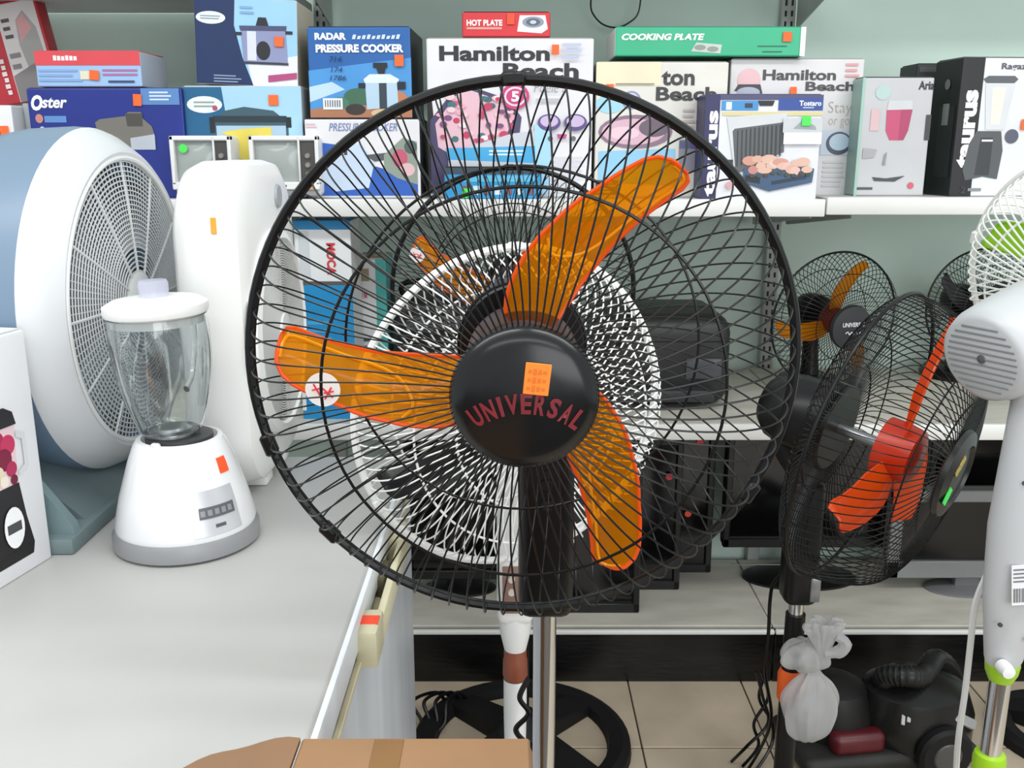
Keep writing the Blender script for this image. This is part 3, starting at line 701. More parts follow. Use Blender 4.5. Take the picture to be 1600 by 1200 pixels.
# red iron box leaning on the top
zl = TOPS['wl']; hl = (P(70, 15, 2.40).z-zl)*1.0; xr = P(95, 110, 2.40).x
tt = thing('leaning_iron_carton', 'red and white box with an iron picture leaning at the far left', 'box', (xr-.11, 2.46, zl+.016), rot=(0, R_(-10), 0))
part('carton_body', MB().rbox((-.145, -.055, 0), (.105, -.005, hl), .003, 2), m('#c23440', .45, var=.05), tt)
for s_ in (-1, 1): part('top_flap', MB().rbox((-.141, -.029 if s_ > 0 else -.053, hl), (.101, -.007 if s_ > 0 else -.031, hl+.002), .0008, 1), m('#b84048', .5), tt)
p = Print(tt, .25, hl, .11, (0, 0, 250, 205)); p.uv = lambda x, y, h_=hl: (-.145+x*.001, (205-y)/205*h_)
p.rect(148, 4, 244, 205, '#d9d4d2'); p.poly([(190, 40), (212, 22), (234, 60), (240, 150), (196, 170), (184, 90)], '#a9a6a4'); p.poly([(192, 42), (210, 28), (224, 60), (190, 84)], '#d8a0a0'); p.lines(156, 30, 180, 80, 3, '#5a5456'); p.lines(154, 100, 184, 190, 4, '#8a8486')
p.poly([(150, 150), (244, 120), (244, 205), (150, 205)], '#847f80'); p.poly([(0, 150), (60, 205), (0, 205)], '#8a7fb0')
[p.rect(124+(i % 2)*2, 112+i*13, 136, 121+i*13, '#efe2e0') for i in range(6)]; [p.rect(129, 30+i*10, 136, 37+i*10, '#e4d2d0') for i in range(5)]; p.done()
# grey blender jar standing beside the juicer box
jc = P(40, 240, 2.10); tt = thing('grey_jar', 'smoky grey plastic jar with a dark rim between two boxes', 'jar', (jc.x, 2.16, ZS))
hj = P(40, 162, 2.16).z-ZS
part('jar_body', MB().lathe([(0, .002), (0.0187, .0), (0.0216, .01), (0.0223, hj*.48), (0, hj*.48)], 28), m('#8b8e8e', .25, var=.04), tt)
part('dark_rim', MB().lathe([(0, hj*.48), (0.0245, hj*.48), (0.0245, hj*.54), (0, hj*.54)], 28), m('#3e4040', .3), tt)
part('upper_cup', MB().lathe([(0, hj*.54), (0.0194, hj*.54), (0.0223, hj*.97), (0.0209, hj), (0, hj)], 28), m('#aab0b1', .15, var=.04), tt)

def cooker_print(p, x0, y0, x1, y1, lower):
    W = x1-x0; Hh = y1-y0; U = lambda f: x0+f*W; V = lambda f: y0+f*Hh
    p.poly([(U(.33), V(0)), (U(1), V(0)), (U(1), V(1)), (U(.62), V(1)), (U(.46), V(.72)), (U(.37), V(.4))], '#a6d0e6')
    p.ell(U(.18), V(.16), W*.15, Hh*.075, '#e4e9ea'); p.lines(U(.09), V(.125), U(.28), V(.195), 2, '#8fa09a')
    return U, V
t, p = carton('cooker_carton', 'teal and light blue cooker box with a torn yellow label', 291, 474, 135, 308, 2.13, .22, ZS, '#1d5f88', '#cfd8de', key='ck')
U, V = cooker_print(p, 291, 135, 474, 308, True)
p.poly([(335, 190), (355, 172), (385, 166), (430, 172), (452, 190), (452, 250), (335, 250)], '#3d5a66'); p.poly([(340, 195), (448, 195), (448, 250), (340, 250)], '#a8c4d8'); p.rect(336, 180, 450, 190, '#24343c'); p.rect(330, 182, 338, 206, '#1e2528'); p.rect(449, 182, 457, 198, '#1e2528')
p.poly([(345, 205), (380, 200), (425, 197), (426, 212), (392, 216), (390, 250), (372, 246), (366, 214)], '#e2cf5a'); p.ell(340, 168, 4, 4, '#b04a68'); p.sticker(424, 148, 439, 164, ORG); p.done()
t, p = carton('cooker_carton', 'dark blue box with a silver rice cooker picture stacked top left', 302, 462, -2, 134, 2.15, .18, TOPS['ck'], '#182f5c', '#c8bfae', lean=R_(2.2))
p.poly([(366, -2), (462, -2), (462, 134), (392, 134), (376, 90), (364, 40)], '#9ccbe6'); p.poly([(384, 100), (462, 84), (462, 134), (392, 134)], '#e4e4ea')
p.ell(328, 29, 23, 10, '#e4e8ea'); p.lines(312, 25, 344, 33, 2, '#8698a4'); p.lines(330, 118, 376, 132, 3, '#8a98b8')
p.poly([(374, 44), (444, 42), (447, 95), (378, 98)], '#8d93b8'); p.rect(384, 48, 398, 94, '#d6d9e6'); p.poly([(372, 40), (446, 38), (445, 46), (374, 48)], '#4a5070'); p.poly([(398, 39), (402, 26), (414, 26), (418, 39)], '#23252e')
p.ell(409, 78, 11, 15, '#25262c'); p.rect(366, 50, 376, 55, '#2a2c36'); p.rect(444, 46, 455, 51, '#2a2c36'); p.rect(378, 96, 448, 100, '#3a3c4c'); p.poly([(416, 117), (461, 111), (461, 121), (416, 128)], '#b04a7a'); p.lines(374, 8, 398, 24, 2, '#7fa8d0')
p.sticker(427, 55, 441, 71, ORG); p.done()

# mini televisions
def mini_tv(label, x0, x1, yt, yb, D, sticker, sub):
    a = P(x0, (yt+yb)/2, D); b = P(x1, (yt+yb)/2, D); wv = b.x-a.x; h = P(x0, yt, D).z-ZS; dp = .17
    t = thing('mini_television', label, 'television', ((a.x+b.x)/2, D+dp/2, ZS), group='portable televisions on the shelf')
    wm = m('#d9d9d8', .4, var=.02); y = -dp/2
    part('cabinet', MB().rbox((-wv/2, y+.012, .006), (wv/2, dp/2, h), .010, 3), wm, t)
    fr = MB()
    for q in (((-wv/2, .03), (-wv/2+.009, h)), ((wv*.20, .03), (wv*.23, h)), ((wv/2-.008, .03), (wv/2, h)), ((-wv/2, h-.010), (wv/2, h)), ((-wv/2, .02), (wv/2, .036))):
        fr.rbox((q[0][0], y-.004, q[0][1]), (q[1][0], y+.014, q[1][1]), .002, 1)
    part('bezel', fr, m('#e8e8e7', .4, var=.02), t)
    vs = []; fs = []; nx = 10
    for i in range(nx+1):
        for j in range(nx+1):
            u, v = i/nx, j/nx
            vs.append((-wv/2+.010+u*(wv*.70-.012), y+.010-.008*(1-(2*u-1)**2)*(1-(2*v-1)**2), .038+v*(h-.05)))
    for i in range(nx):
        for j in range(nx): fs.append((i*(nx+1)+j, (i+1)*(nx+1)+j, (i+1)*(nx+1)+j+1, i*(nx+1)+j+1))
    sc_ = part('screen', MB().add(vs, fs), m('#a3aaa7', .12, var=.03), t)
    cp = part('control_panel', MB().rbox((wv*.235, y+.002, .038), (wv/2-.009, y+.012, h-.012), .001, 1), m('#4a4845', .45), t)
    for i in range(3):
        part('knob', MB().lathe([(0, .007), (.005, .007), (.006, 0)], 14, M=Matrix.Translation(((wv*.235+wv/2-.009)/2, y+.002, .052+i*.019)) @ Matrix.Rotation(PI/2, 4, 'X')), m('#8a8580', .4), cp)
    part('grille_panel', MB().rbox((-wv/2+.008, y+.0, .006), (wv/2-.008, y+.014, .020), .002, 1), m('#8f9294', .4), t)
    part('antenna', MB().tube([(wv*.3, .04, h-.002), (-wv*.2, .05, h+.006)], .002, 6), STEEL, t)
    if sticker == 'green': part('price_sticker', MB().lathe([(0, .001), (.009, .001), (.009, 0), (0, 0)], 20, M=Matrix.Translation((-wv/2+.028, y-.0005, h-.026)) @ Matrix.Rotation(PI/2, 4, 'X')), GRN, sc_)
    else:
        part('price_sticker', MB().rbox((wv*.28, y-.006, .022), (wv*.28+.018, y-.0045, .045), .0004, 1), m('#f59a34', .5), t)
        part('brand_mark', MB().rbox((-wv*.1, y-.0048, .026), (wv*.02, y-.0038, .030), .0003, 1), m('#303030', .5), t)
mini_tv('portable white television with a green sticker on its screen', 268, 363, 212, 312, 2.065, 'green', 0)
mini_tv('portable white television with an orange sticker under its dial panel', 391, 499, 212, 312, 2.065, 'orange', 0)

t, p = carton('pressure_cooker_carton', 'white and blue pressure cooker box right above the shelf edge', 478, 657, 186, 306, 2.11, .24, ZS, '#e2e0e2', '#26282e', key='pc')  # side nearly black: shadow in the gap to the skillet box put into colour
p.text('PRESSURE COOKER', 516, 192, 622, 204, '#7684b4', .01, .25); p.poly([(493, 220), (540, 226), (530, 240), (560, 250), (652, 275), (652, 302), (500, 302)], '#2f5fb8'); p.poly([(540, 228), (565, 222), (585, 250), (575, 290), (520, 296), (502, 280), (500, 258)], '#c6d6ea'); p.rect(538, 224, 543, 240, '#3a3c44')
p.poly([(570, 240), (610, 236), (612, 246), (585, 250)], '#53585c'); p.poly([(600, 240), (630, 214), (652, 220), (652, 285), (620, 275), (600, 262)], '#8f9a8e'); p.ell(625, 245, 12, 14, '#c45a72'); p.ell(636, 262, 12, 10, '#e0b8bc'); p.ell(642, 228, 10, 10, '#50605c'); p.lines(480, 192, 498, 200, 2, '#d8b4bc'); p.done()
t, p = carton('pressure_cooker_carton', 'bright blue box with large white capitals and a steel pressure cooker picture', 484, 645, 42, 185, 2.13, .22, TOPS['pc'], '#2562a8', '#15171c', '#1c2a44', rotz=R_(-1.5))  # dark side colour carries the shadow that falls on this face
p.poly([(484, 110), (645, 90), (645, 185), (484, 185)], '#4a94d4'); p.poly([(484, 136), (520, 128), (540, 140), (484, 160)], '#bcd6ec')
p.text('RADAR', 496, 51, 545, 62, '#f0f4f8', .05); [p.poly([(554+i*7.6, 61), (559+i*7.6, 61), (561+i*7.6, 54+(i*5 % 3)), (556+i*7.6, 54+(i*5 % 3))], '#cfdcee') for i in range(10)]; p.text('PRESSURE COOKER', 497, 69, 634, 82, '#f4f6f8', .05)
p.poly([(484, 172), (540, 164), (645, 168), (645, 185), (484, 185)], '#b0785a'); p.ell(560, 152, 22, 14, '#3f6a52'); p.ell(532, 162, 14, 10, '#4a7a66'); p.ell(620, 158, 20, 16, '#c07a52'); p.ell(556, 172, 16, 9, '#38302c'); p.ell(600, 178, 20, 7, '#d8b890')
p.poly([(572, 122), (622, 122), (624, 168), (574, 172)], '#b4cfe2'); p.rect(594, 122, 606, 171, '#33404a'); p.poly([(570, 124), (580, 116), (612, 116), (626, 124), (624, 130), (572, 130)], '#dce8f0'); p.poly([(590, 104), (606, 104), (603, 116), (594, 116)], '#20242a'); p.rect(586, 98, 608, 106, '#20242a'); p.rect(562, 130, 573, 138, '#20242a'); p.rect(623, 128, 636, 140, '#20242a')
p.rect(505, 154, 536, 172, '#e8ecee')
for i in range(7): p.rect(508+i*3.8, 157, 509.6+i*3.8, 168, '#5a6066')
p.text('714', 518, 88, 537, 97, '#12265c', .0, .2); p.text('174', 520, 105, 538, 113, '#12265c', .0, .2); p.text('1786', 518, 118, 543, 126, '#12265c', .0, .2)
p.sticker(620, 86, 634, 104, ORG); p.done()

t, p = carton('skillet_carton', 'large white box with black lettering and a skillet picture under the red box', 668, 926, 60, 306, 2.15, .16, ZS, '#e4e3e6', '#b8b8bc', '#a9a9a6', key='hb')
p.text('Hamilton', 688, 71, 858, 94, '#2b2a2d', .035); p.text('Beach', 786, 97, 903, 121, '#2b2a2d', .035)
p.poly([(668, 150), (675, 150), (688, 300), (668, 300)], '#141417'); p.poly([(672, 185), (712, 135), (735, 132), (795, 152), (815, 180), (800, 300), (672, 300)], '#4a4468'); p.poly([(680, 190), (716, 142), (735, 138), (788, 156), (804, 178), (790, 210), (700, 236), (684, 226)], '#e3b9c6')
rs = random.Random(3)
for i in range(46):
    x = rs.uniform(686, 800); y = rs.uniform(148, 216)
    if y > 142+abs(x-735)*.2 and (x > 700 or y > 170): p.ell(x, y, rs.uniform(4, 8), rs.uniform(3, 6), rs.choice(['#d4567e', '#c23a62', '#e9a3b6', '#f3dfe2', '#3f6f76', '#7a4a7a', '#f0c8cc', '#b84468']), 9)
p.poly([(700, 236), (800, 205), (848, 200), (848, 262), (700, 262)], '#c6cbd4'); p.poly([(696, 228), (850, 224), (850, 252), (700, 246)], '#42a6da'); p.lines(764, 230, 820, 241, 2, '#dceef8'); p.poly([(835, 190), (862, 200), (858, 300), (838, 300)], '#a8d6ee')
p.ell(805, 148, 22, 20, '#c83e78'); p.ell(805, 148, 17, 15, '#e8d4de'); p.ell(805, 148, 14, 12, '#c83e78'); p.text('5', 799, 140, 811, 156, '#f6eef2', .04)
p.text('Poêle à', 834, 126, 884, 142, '#8f8f98', -.01, .25); p.lines(838, 149, 884, 159, 1, '#bcbcc2')
for cx_ in (858, 899): p.ell(cx_, 188, 18, 13, '#5c4a86'); p.ell(cx_, 186, 14, 9, '#c9b6d8')
p.ell(860, 213, 4, 4, '#66666c'); p.ell(896, 213, 4, 4, '#66666c'); p.poly([(870, 206), (886, 206), (884, 213), (872, 213)], '#c04a8a')
p.lines(868, 240, 918, 296, 8, '#d4d4da'); p.lines(878, 66, 912, 94, 3, '#b9c2dc'); p.sticker(861, 70, 872, 85, ORG); p.done()
t, p = carton('hot_plate_carton', 'small red hot plate box on top of the large white skillet box', 722, 860, 19, 59, 2.16, .12, TOPS['hb'], '#d43038', '#a02028', '#5a1c20')
p.text('HOT PLATE', 729, 31, 785, 41, '#f4e4e2', .05); p.rect(729, 43, 784, 46.5, '#e39a94'); p.poly([(812, 24), (852, 24), (856, 46), (846, 53), (808, 50)], '#e6e4e4'); p.ell(833, 35, 17, 9, '#8d96a6'); p.ell(833, 35, 11, 6, '#5a6272'); p.ell(833, 35, 5, 3, '#c4ccd6')
p.sticker(792, 21, 804, 39, m('#f0502e', .5, var=.02)); p.done()

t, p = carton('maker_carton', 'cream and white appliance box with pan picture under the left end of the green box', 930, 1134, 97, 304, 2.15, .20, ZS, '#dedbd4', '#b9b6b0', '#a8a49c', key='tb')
p.rect(930, 97, 1030, 132, '#e8dfc0'); p.text('ton', 1031, 110, 1082, 132, '#3a393b', .03); p.text('Beach', 1023, 134, 1117, 155, '#3a393b', .03)
p.ell(952, 160, 22, 14, '#9fd2e4'); p.ell(985, 154, 15, 14, '#8a96ba'); p.ell(985, 153, 11, 10, '#d9cfe0'); p.poly([(936, 232), (1056, 228), (1060, 285), (936, 280)], '#8fc6e4')
p.ell(993, 202, 58, 26, '#8a6f84'); p.ell(990, 202, 50, 20, '#d9b0c0'); p.ell(1022, 196, 24, 14, '#6a5a68'); p.ell(975, 204, 24, 10, '#ecc8d4'); p.rect(932, 277, 968, 300, '#3c3c40'); p.lines(935, 279, 966, 298, 4, '#b8b8bc'); p.lines(1066, 166, 1086, 208, 5, '#c2b4b2'); p.lines(1092, 166, 1126, 204, 4, '#c9c5be')
p.rect(1062, 214, 1134, 262, '#8a8a98'); p.rect(1062, 216, 1104, 228, '#5c5c86'); p.lines(960, 128, 1026, 132, 1, '#8c8678'); p.sticker(945, 130, 957, 145, ORG); p.done()
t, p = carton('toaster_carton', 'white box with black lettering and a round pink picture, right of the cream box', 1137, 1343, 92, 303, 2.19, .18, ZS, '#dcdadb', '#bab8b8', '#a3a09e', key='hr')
p.text('Hamilton', 1187, 108, 1300, 124, '#4a484a', .03); p.text('Beach', 1254, 126, 1330, 140, '#4a484a', .03); p.ell(1166, 124, 18, 18, '#e3b9bd'); p.poly([(1144, 140), (1150, 130), (1184, 130), (1188, 144)], '#3a3a42'); p.ell(1166, 142, 18, 8, '#aeb4c4')
p.text('Stay', 1292, 156, 1328, 178, '#b0a89c', -.02); p.text('or go', 1294, 182, 1326, 196, '#b8b0a4', -.02); p.rect(1284, 200, 1334, 238, '#c6d0de'); p.ell(1312, 220, 20, 18, '#4a5262'); p.ell(1313, 218, 16, 13, '#bcd0e0'); p.lines(1290, 246, 1330, 290, 6, '#cdcbcc'); p.lines(1314, 97, 1336, 122, 3, '#e0a0a4')
p.sticker(1230, 134, 1240, 148, ORG); p.done()
zc_ = max(TOPS['tb'], TOPS['hr'])
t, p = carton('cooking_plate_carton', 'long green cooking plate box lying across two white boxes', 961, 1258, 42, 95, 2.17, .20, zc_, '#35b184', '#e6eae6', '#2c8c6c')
p.text('COOKING PLATE', 971, 54, 1100, 66, '#eef8f2', .045, .2); p.poly([(1088, 70), (1128, 74), (1126, 90), (1080, 86)], '#c3cac4'); p.ell(1094, 79, 9, 5, '#8e9690'); p.ell(1114, 82, 9, 5, '#8e9690'); p.lines(1184, 75, 1242, 79, 1, '#1c5a48'); p.lines(1192, 85, 1230, 89, 1, '#1c5a48')
p.rect(1250, 42, 1258, 95, '#e6eae6'); p.sticker(1222, 51, 1236, 69, ORG); p.done()
t, p = carton('grill_carton', 'contact grill box with purple side stripe and steak picture at the shelf edge', 1099, 1281, 148, 311, 2.058, .12, ZS, '#e2e4ea', '#2c2a52', '#4a4a6c')
p.rect(1099, 148, 1122, 311, '#2b2858'); p.text('taurus', 1103, 172, 1120, 306, '#eef0f4', .04, 0, 90)
p.rect(1122, 148, 1281, 156, '#4b4a70'); p.rect(1124, 157, 1181, 172, '#3f8fcb'); p.rect(1131, 159, 1140, 171, '#d6e4f0'); p.rect(1160, 161, 1172, 168, '#28344c'); p.rect(1212, 153, 1281, 172, '#2a4a96'); p.text('Tostaro', 1244, 157, 1278, 165, '#eef2f8', .03); p.lines(1250, 166, 1274, 170, 1, '#b8c4dc'); p.rect(1126, 174, 1281, 180, '#d8cc98')
p.poly([(1180, 157), (1206, 157), (1203, 165), (1183, 165)], '#15151a')
p.poly([(1133, 182), (1226, 176), (1228, 205), (1222, 240), (1156, 266), (1148, 262)], '#d2d4d6'); p.poly([(1143, 204), (1146, 200), (1222, 190), (1225, 236), (1158, 268), (1150, 262)], '#5a5d61')
for i in range(11): x = 1150+i*6.6; p.poly([(x, 203-i*.9), (x+2.4, 202-i*.9), (x+4, 258-i*1.6), (x+1.6, 259-i*1.6)], '#34373b')
p.poly([(1124, 248), (1146, 248), (1146, 258), (1124, 258)], '#30343a')
p.poly([(1163, 262), (1205, 254), (1274, 262), (1272, 284), (1205, 298), (1163, 284)], '#3c5878'); p.poly([(1166, 272), (1190, 276), (1190, 286), (1166, 282)], '#1c2836'); p.poly([(1208, 282), (1262, 272), (1262, 278), (1208, 288)], '#22344a')
for i in range(16): p.ell(1172+i*6, 258+rs.uniform(-12, 10), rs.uniform(8, 13), rs.uniform(5, 8), rs.choice(['#e0b8a4', '#d49a88', '#e8c8b8', '#c88a80', '#dcae9c', '#e4bcb4']), 10)
for i in range(9): p.ell(1176+i*11, 271+rs.uniform(-3, 3), 4, 3, rs.choice(['#33402e', '#5a3a30', '#404a34']), 8)
p.rect(1220, 184, 1281, 206, '#c8ccd0'); p.rect(1222, 206, 1281, 224, '#f0f0f2'); p.poly([(1236, 200), (1250, 186), (1270, 196), (1272, 202)], '#9aa0a6'); p.ell(1142, 288, 6, 6, '#d8a4a8')
p.sticker(1248, 181, 1262, 196, GRN); p.done()
t, p = carton('aria_carton', 'grey blender box with a pink jug picture beside the black blender box', 1341, 1452, 121, 299, 2.13, .12, ZS+.004, '#c2c2c4', '#9cb8ae', '#4a4c4c')
p.text('Aria', 1428, 126, 1452, 139, '#2e2e30', .03); p.poly([(1382, 169), (1422, 168), (1418, 200), (1412, 214), (1390, 214), (1383, 200)], '#c24a72'); p.poly([(1404, 169), (1422, 168), (1418, 200), (1412, 214), (1404, 214)], '#ad3c64'); p.poly([(1384, 155), (1420, 155), (1422, 168), (1382, 169)], '#ccced0'); p.ell(1374, 143, 12, 11, '#b4ccc8')
p.rect(1358, 168, 1372, 200, '#d4b4b6'); p.poly([(1368, 270), (1390, 272), (1420, 268), (1404, 277), (1372, 276)], '#44464a'); p.poly([(1384, 236), (1388, 232), (1387, 252), (1382, 252)], '#8e9092'); p.rect(1444, 176, 1452, 214, '#3c3c3e'); p.lines(1346, 284, 1378, 292, 1, '#4a4a4c'); p.ell(1430, 283, 5, 5, '#cc5a66'); p.poly([(1350, 226), (1372, 228), (1368, 240), (1350, 242)], '#a6a6a8'); p.rect(1341, 121, 1345, 299, '#9cc4b4'); p.done()
t, p = carton('dark_carton', 'dark carton peeking out above the grey blender box', 1424, 1462, 100, 299, 2.27, .10, ZS+.004, '#2c2e2e', '#202222'); p.rect(1428, 104, 1456, 112, '#4a4c4c'); p.done()
t, p = carton('blender_box', 'black and white blender box with vertical lettering at the right end', 1489, 1640, 90, 301, 2.11, .115, ZS+.004, '#e2e4e6', '#1f2021', '#6a6a68', rotz=R_(4))
p.rect(1489, 90, 1524, 301, '#1b1c1d'); p.text('taurus', 1494, 138, 1519, 256, '#f2f2f2', .05, 0, 90); p.text('Ragazza', 1551, 98, 1605, 110, '#54545c', .02)
p.poly([(1524, 122), (1532, 117), (1574, 117), (1580, 122), (1574, 128), (1530, 128)], '#5c6064'); p.poly([(1528, 128), (1576, 128), (1566, 198), (1536, 198)], '#d6d9dc'); p.poly([(1540, 134), (1562, 134), (1558, 190), (1543, 190)], '#e6e2d8')
p.poly([(1522, 200), (1562, 200), (1568, 230), (1564, 274), (1540, 270), (1512, 276), (1506, 260), (1512, 220)], '#55585b'); p.poly([(1530, 210), (1550, 210), (1550, 268), (1526, 268)], '#3a3c3f'); p.rect(1532, 213, 1550, 216, '#e8e8e8'); p.ell(1580, 208, 11, 11, '#5a5c6c'); p.text('2', 1506, 286, 1514, 296, '#3a3a3c', .03); p.lines(1518, 286, 1542, 296, 1, '#8a8a8c')
p.sticker(1592, 182, 1604, 198, ORG); p.done()
side = MB()
bp = part('side_print', MB().box((-.0004, -.045, .02), (0, .02, .17)), m('#2b2c2d', .4), t, Matrix.Translation((-p.w/2-.0008, 0, .02)), smooth=False)
part('side_picture', MB().box((-.0004, -.022, .09), (0, .004, .135)), m('#8e8f8e', .4), t, Matrix.Translation((-p.w/2-.0014, 0, .06)), smooth=False)
part('side_mark', MB().lathe([(0, .0004), (.011, .0004), (.011, 0), (.008, 0), (.008, .0003)], 20), m('#7a7b7c', .4), t, Matrix.Translation((-p.w/2-.0012, -.005, .235)) @ Matrix.Rotation(-PI/2, 4, 'Y'))
# small blue package in front of the skillet box
t, p = carton('blue_package', 'small bright blue package with a green sticker in front of the skillet box', 694, 846, 262, 311, 2.065, .07, ZS, '#2f97cc', '#1d6a9c', '#262c36')
p.rect(694, 262, 846, 272, '#3a4a5c'); p.rect(720, 274, 840, 284, '#5fbce0')
for i in range(7): p.rect(722+i*17, 290, 732+i*17, 304, '#cfe4ee' if i % 2 else '#7a5a6a')
p.sticker(722, 294, 735, 309, GRN); p.done()

# ------------------------------------------------------------------ middle shelf
t, p = carton('moca_carton', 'tall white and blue box with red vertical letters seen through the fan wires', 466, 553, 345, 654, 2.10, .13, ZM, '#e6e8ea', '#d9dadc', '#1c7fb8')
p.rect(466, 345, 553, 358, '#2a86ba'); p.rect(466, 440, 553, 654, '#1f8cc6'); p.rect(466, 436, 553, 442, '#5a5650'); p.text('MOCA', 515, 378, 529, 426, '#cc3a40', .04, 0, -90); p.rect(466, 432, 472, 640, '#e9ebec'); p.lines(480, 495, 518, 545, 4, '#4aa4d6'); p.rect(474, 360, 488, 432, '#cdd2d6'); p.done()
t, p = carton('teal_carton', 'white carton with teal edge and pink lettering behind the blue box', 556, 606, 405, 640, 2.25, .14, ZM, '#e3e5e6', '#4fb7b2', '#cfc8b4')
[p.rect(557+i*7, 456+i, 562+i*7, 467, '#d06a84') for i in range(3)]; p.rect(590, 405, 606, 640, '#4fb7b2'); p.rect(560, 420, 580, 440, '#9a8a6c'); p.lines(560, 530, 590, 580, 4, '#54585c'); p.done()
def dark_box(name, label, x0, x1, yt, D, depth, zb, mat, rounding=.03, cat='appliance', detail=None):
    a = P(x0, (yt+600)/2, D); b = P(x1, (yt+600)/2, D); wv = b.x-a.x; h = P(x0, yt, D).z-zb
    t = thing(name, label, cat, ((a.x+b.x)/2, D+depth/2, zb))
    part('case', MB().rbox((-wv/2, -depth/2, 0), (wv/2, depth/2, h), rounding, 4), mat, t)
    return t, wv, h
t, wv, h = dark_box('printer', 'dark grey rounded printer on the middle shelf behind the wire guards', 930, 1146, 494, 2.20, .30, ZM, m('#242526', .45, var=.1), .045, 'printer')
part('paper_tray', MB().rbox((-wv*.36, -.185, .02), (wv*.36, -.13, .05), .006, 2), m('#2f3133', .4), t)
part('front_panel', MB().rbox((wv*.16, -.156, .07), (wv*.42, -.148, .12), .004, 2), m('#4a4d50', .3), t)
part('lid_seam', MB().rbox((-wv*.49, -.152, h*.72), (wv*.49, -.149, h*.73), .001, 1), m('#0c0c0c', .6), t)
t, wv, h = dark_box('radio', 'black portable radio on the middle shelf beside the teal edged carton', 612, 770, 470, 2.22, .20, ZM, m('#1a1b1c', .4, var=.1), .03, 'radio')
for s in (-1, 1): part('speaker_grille', MB().lathe([(0, .006), (.04, .004), (.048, .0), (.048, -.006), (0, -.006)], 32), m('#2c2d2e', .6), t, Matrix.Translation((s*wv*.27, -.102, h*.4)) @ Matrix.Rotation(PI/2, 4, 'X'))
part('dial_strip', MB().rbox((-wv*.35, -.105, h*.72), (wv*.35, -.099, h*.86), .003, 2), m('#54585c', .25), t)
part('carry_handle', MB().tube(smooth_path([(-wv*.4, 0, h-.01), (-wv*.38, 0, h+.03), (wv*.38, 0, h+.03), (wv*.4, 0, h-.01)], 5), .007, 8), BLACK, t)

# ------------------------------------------------------------------ screens on the base shelf
def flat_tv(name, label, x0, x1, yt, yb, D, case, screen, stand=None, rotz=0, lean=0, stickers=(), bz=.018, lift=None, group=None, depth=.045, rim=None):
    a = P(x0, (yt+yb)/2, D); b = P(x1, (yt+yb)/2, D); wv = b.x-a.x; z0 = P((x0+x1)/2, yb, D).z; z1 = P((x0+x1)/2, yt, D).z
    if stand is None: z0 = ZB
    t = thing(name, label, 'television' if name == 'flat_television' else 'monitor', ((a.x+b.x)/2, D, ZB), rotz=rotz, group=group)
    L = Matrix.Translation((0, 0, z0-ZB)) @ Matrix.Rotation(lean, 4, 'X'); h = z1-z0
    c = part('case', MB().rbox((-wv/2, .012, 0), (wv/2, depth, h), .008, 2), case, t, L)
    bzm = MB()
    bzm.rbox((-wv/2, -.004, h-bz), (wv/2, .016, h), .003, 1); bzm.rbox((-wv/2, -.004, 0), (wv/2, .016, bz*1.5), .003, 1)
    bzm.rbox((-wv/2, -.004, 0), (-wv/2+bz, .016, h), .003, 1); bzm.rbox((wv/2-bz, -.004, 0), (wv/2, .016, h), .003, 1)
    part('bezel', bzm, rim or case, c)
    part('screen', MB().rbox((-wv/2+bz*.8, .006, bz), (wv/2-bz*.8, .013, h-bz*.8), .001, 1), screen, c)
    if stand:
        part('stand_neck', MB().rbox((-.035, .012, .01), (.035, .04, z0-ZB+.05), .006, 2), case, t)
        part('stand_foot', MB().lathe([(0, .0), (stand, .0), (stand, .006), (stand*.75, .013), (0, .016)], 40), case, t, Matrix.Translation((0, .026, 0)) @ Matrix.Diagonal((1, .55, 1, 1)))
    for sx, sz, mt in stickers:
        part('price_sticker', MB().lathe([(0, .001), (.0095, .001), (.0095, 0), (0, 0)], 14), mt, c, Matrix.Translation((sx*wv, -.0045, sz*h)) @ Matrix.Rotation(PI/2, 4, 'X'))
    return t
gl = m('#0b0b0d', .10, var=0); bk = m('#121213', .35, var=.1)
REDS = m('#e0344a', .5, var=.02)
flat_tv('flat_television', 'black flat television behind the lower right of the large fan, nearest of three', 840, 1003, 700, 952, 2.285, bk, gl, None, lean=R_(-3))
flat_tv('flat_television', 'black flat television second of three leaning in a row', 900, 1066, 690, 922, 2.42, bk, gl, None, lean=R_(-3), stickers=((.37, .76, REDS),))
flat_tv('flat_television', 'black flat television rearmost of three leaning in a row, with two red dots', 935, 1116, 678, 884, 2.53, bk, gl, None, lean=R_(-2), stickers=((.36, .94, REDS), (.28, .43, m('#f0502c', .5, var=.02))))
t = flat_tv('flat_television', 'wide black television with a silver line and oval foot between the fans', 1134, 1392, 676, 855, 2.47, bk, gl, .16)
part('silver_line', MB().rbox((-.20, -.0065, .052), (.20, -.004, .056), .0008, 1), STEEL, t)
flat_tv('flat_television', 'black television on the left of the base shelf behind the white fan column', 632, 800, 668, 905, 2.40, bk, gl, .10)
flat_tv('flat_television', 'black television with a red dot behind the grey monitor', 1448, 1680, 676, 905, 2.56, bk, gl, None, lean=R_(-2), stickers=((-.29, .95, REDS),))
t = flat_tv('computer_monitor', 'silver grey computer monitor standing low behind the white fan column', 1390, 1660, 766, 903, 2.40, m('#7d7e80', .4, .2, var=.04), m('#131415', .15, var=0), .11, bz=.034, rim=m('#8b8d8f', .35, .3, var=.03))

